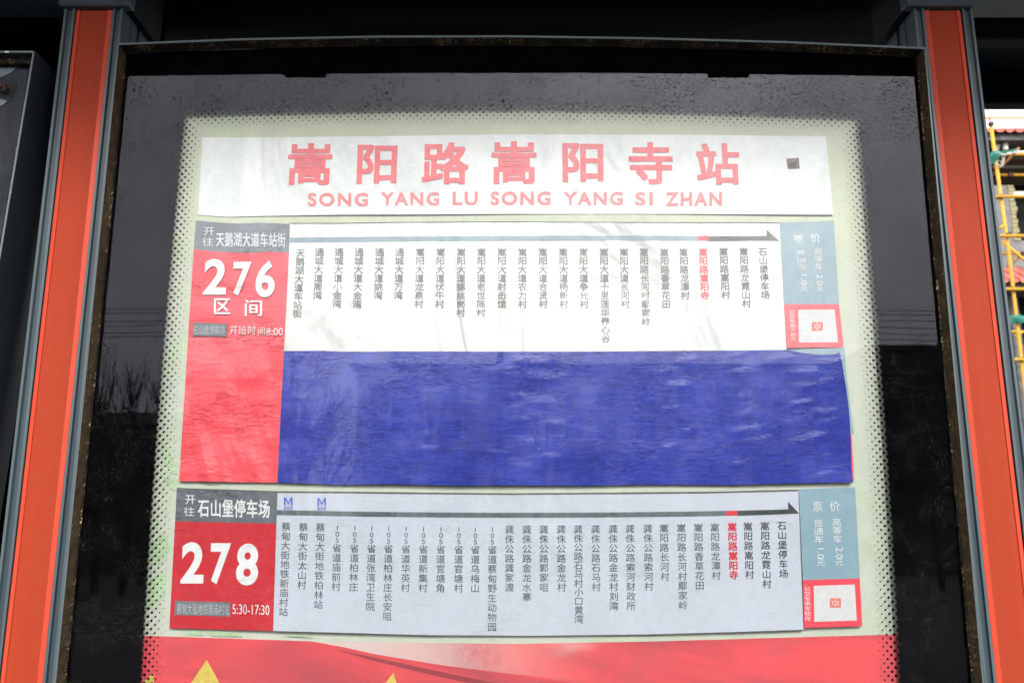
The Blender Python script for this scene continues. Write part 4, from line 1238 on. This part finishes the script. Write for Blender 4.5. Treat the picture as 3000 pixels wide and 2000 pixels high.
b.add([(p.x - 0.3, -39.6, p.z - 0.6), (q.x + 0.3, -39.6, p.z - 0.6), (q.x + 0.3, -44, p.z + 0.5), (p.x - 0.3, -44, p.z + 0.5), (q.x + 0.3, -48.4, p.z - 0.6), (p.x - 0.3, -48.4, p.z - 0.6)],
      [(0,1,2,3), (3,2,4,5), (0,3,5), (1,4,2), (0,5,4,1)])
tag(b.obj('brick_shed', simple('dark_brick', (0.06, 0.035, 0.03), 0.9, 0, 0.4, 3)), 'dark brick shed across the street, mirrored in the left black border', 'shed')
b = MB(); p, q = M(2548, 1030, 46), M(3050, 1018, 46)
b.box(p.x, q.x, -56, -46, 0, p.z); b.box(p.x - 0.3, q.x + 0.3, -56.3, -45.6, p.z + 0.004, p.z + 0.3)
tag(b.obj('warehouse', simple('dark_weathered_cladding', (0.06, 0.056, 0.06), 0.9, 0, 0.6, 0.8)), 'dark warehouse across the street, mirrored in the right black border', 'warehouse')
# hedge and low wall along the far pavement
b = MB(); b.box(-60, 60, -34.3, -34, 0, 2.1); tag(b.obj('boundary_wall', simple('dark_brick_wall', (0.10, 0.085, 0.08), 0.9, 0, 0.4, 3)), 'long low boundary wall across the street, mirrored low in the glass', 'wall')

# utility pole with cross arms and insulators
def upole():
    d = 30.0
    base = M(1466, 900, d); top = M(1466, 856, d)
    e = empty('utility_pole', (base.x, -d, 0), 'concrete utility pole with cross arms and insulators, mirrored in the centre of the glass', 'utility pole')
    mc = simple('grey_concrete_pole', (0.16, 0.16, 0.155), 0.9, 0, 0.3, 6)
    mk = simple('dark_pole_fittings', (0.03, 0.03, 0.032), 0.7)
    b = MB(); b.tube([(base.x, -d, 0), (base.x, -d, top.z)], 0.16, 12, 0.10); b.obj('pole', mc, e, True)
    rr = random.Random(4)
    for (xa, xb, y) in ((1413, 1530, 974), (1425, 1512, 870), (1432, 1540, 903), (1436, 1535, 930)):
        p, q_ = M(xa, y, d), M(xb, y, d)
        b = MB(); b.box(p.x, q_.x, -d - 0.22, -d - 0.14, p.z - 0.05, p.z + 0.05); arm = b.obj('cross_arm', mk, e)
        for k in range(5):
            x = lerp(p.x, q_.x, (k + 0.1)/4.2)
            b = MB(); b.tube([(x, -d - 0.18, p.z + 0.052), (x, -d - 0.18, p.z + 0.13), (x, -d - 0.18, p.z + 0.25)], 0.055, 8, 0.03); b.obj('insulator', mk, arm)
    b = MB(); b.tube([M(1417, 982, d) , M(1456, 1014, d)], 0.03, 6); b.obj('brace', mk, e)
    for k in range(9):   # jumper loops
        x0, x1 = rr.uniform(1425, 1450), rr.uniform(1480, 1530); y0, y1 = rr.uniform(860, 950), rr.uniform(870, 955)
        pts = [M(lerp(x0, x1, i/10), lerp(y0, y1, i/10) + 14*math.sin(math.pi*i/10), d - 0.3) for i in range(11)]
        b = MB(); b.tube(pts, 0.02, 4); b.obj('jumper_cable', mk, e)
upole()
M_wire = simple('black_cable', (0.01, 0.01, 0.012), 0.8)
wl = [(874, 892, 905), (887, 905, 918), (905, 932, 935), (908, 952, 965), (928, 972, 984), (938, 985, 1004)]
for k, (yc, yl, yr) in enumerate(wl):
    for side, (xe, ye) in enumerate(((-300, yl + 12), (3300, yr + 6))):
        pts = []
        for i in range(25):
            t = i/24; d = 30.0 + (-8.0) * t
            pts.append(M(lerp(1466, xe, t), lerp(yc, ye, t) + 26*math.sin(math.pi*t)*0.5, d))
        b = MB(); b.tube(pts, 0.013, 4)
        tag(b.obj('overhead_cable', M_wire), '%s black cable running %s from the utility pole, mirrored in the glass' % (('topmost', 'second highest', 'third highest', 'third lowest', 'second lowest', 'lowest')[k], 'left' if side == 0 else 'right'),
            'cable', 'overhead cables %s of the utility pole' % ('left' if side == 0 else 'right'))

# bare winter trees
M_bark = simple('bare_tree_bark', (0.05, 0.042, 0.036), 0.9, 0, 0.4, 8)
def tree(px, top_y, d, seed, spread, label, fork=0.25):
    rr = random.Random(seed)
    base = M(px, 1000, d); H = M(px, top_y, d).z
    e = empty('bare_tree', (base.x, -d, 0), label, 'tree', 'bare winter trees across the street')
    tk, br = MB(), MB()
    def grow(p, dr, L, r, lev):
        n = 4; pts = [p]
        for i in range(n):
            dr = (dr + Vector((rr.uniform(-1,1), rr.uniform(-1,1), rr.uniform(-0.2,0.6)))*0.10).normalized()
            pts.append(pts[-1] + dr * L/n)
        (tk if lev == 0 else br).tube(pts, r, 6 if lev < 2 else 3, r*0.55, caps=False)
        if lev >= 4: return
        kids = (3, 4, 4, 4)[lev] + (1 if rr.random() < 0.4 else 0)
        for k in range(kids):
            t = rr.uniform(0.35, 1.0) if lev else rr.uniform(fork, 1.0)
            q = pts[min(n, int(t*n))]
            ax = Vector((rr.uniform(-1,1), rr.uniform(-1,1), 0)).normalized()
            nd = (dr + ax*spread*rr.uniform(0.5, 1.1) + Vector((0, 0, 0.35))).normalized()
            grow(q, nd, L*rr.uniform(0.50, 0.72), r*0.50, lev+1)
    grow(Vector((base.x, -d, 0)), Vector((0, 0, 1)), H*0.46, H*0.012, 0)
    k = H / max(v[2] for v in br.v)
    for mb in (tk, br): mb.v = [(base.x + (v[0] - base.x)*k, -d + (v[1] + d)*k, v[2]*k) for v in mb.v]
    tk.obj('trunk', M_bark, e); br.obj('branches', M_bark, e)
for (px, ty, d, sd_, sp, lab) in (
    (345, 1060, 23, 21, 0.7, 'low spreading bare tree mirrored between the two left border trees'),
    (470, 1090, 26, 22, 0.7, 'low dense bare tree mirrored behind the left row of dots'),
    (840, 1010, 27, 23, 0.5, 'bare tree mirrored where the red panel meets the blue film'),
    (285, 1015, 20, 1, 0.6, 'bare tree mirrored in the left black border, leftmost of the row'),
    (420, 975, 22, 2, 0.6, 'taller bare tree mirrored in the left black border, beside the dotted edge'),
    (700, 985, 24, 3, 0.35, 'upright bare tree mirrored in the red number panel'),
    (925, 945, 22, 4, 0.8, 'wide forked bare tree mirrored at the upper left corner of the blue film'),
    (1115, 985, 26, 5, 0.3, 'slim bare tree mirrored left of the utility pole'),
    (1270, 1000, 26, 6, 0.45, 'short bare tree mirrored under the cables, left of the pole'),
    (1590, 985, 26, 8, 0.4, 'bare tree mirrored right of the utility pole'),
    (2090, 985, 24, 10, 0.35, 'bare tree mirrored right of the middle of the blue film'),
    (2690, 960, 24, 12, 0.45, 'bare tree mirrored in the right black border')):
    tree(px, ty, d, sd_, sp, lab)
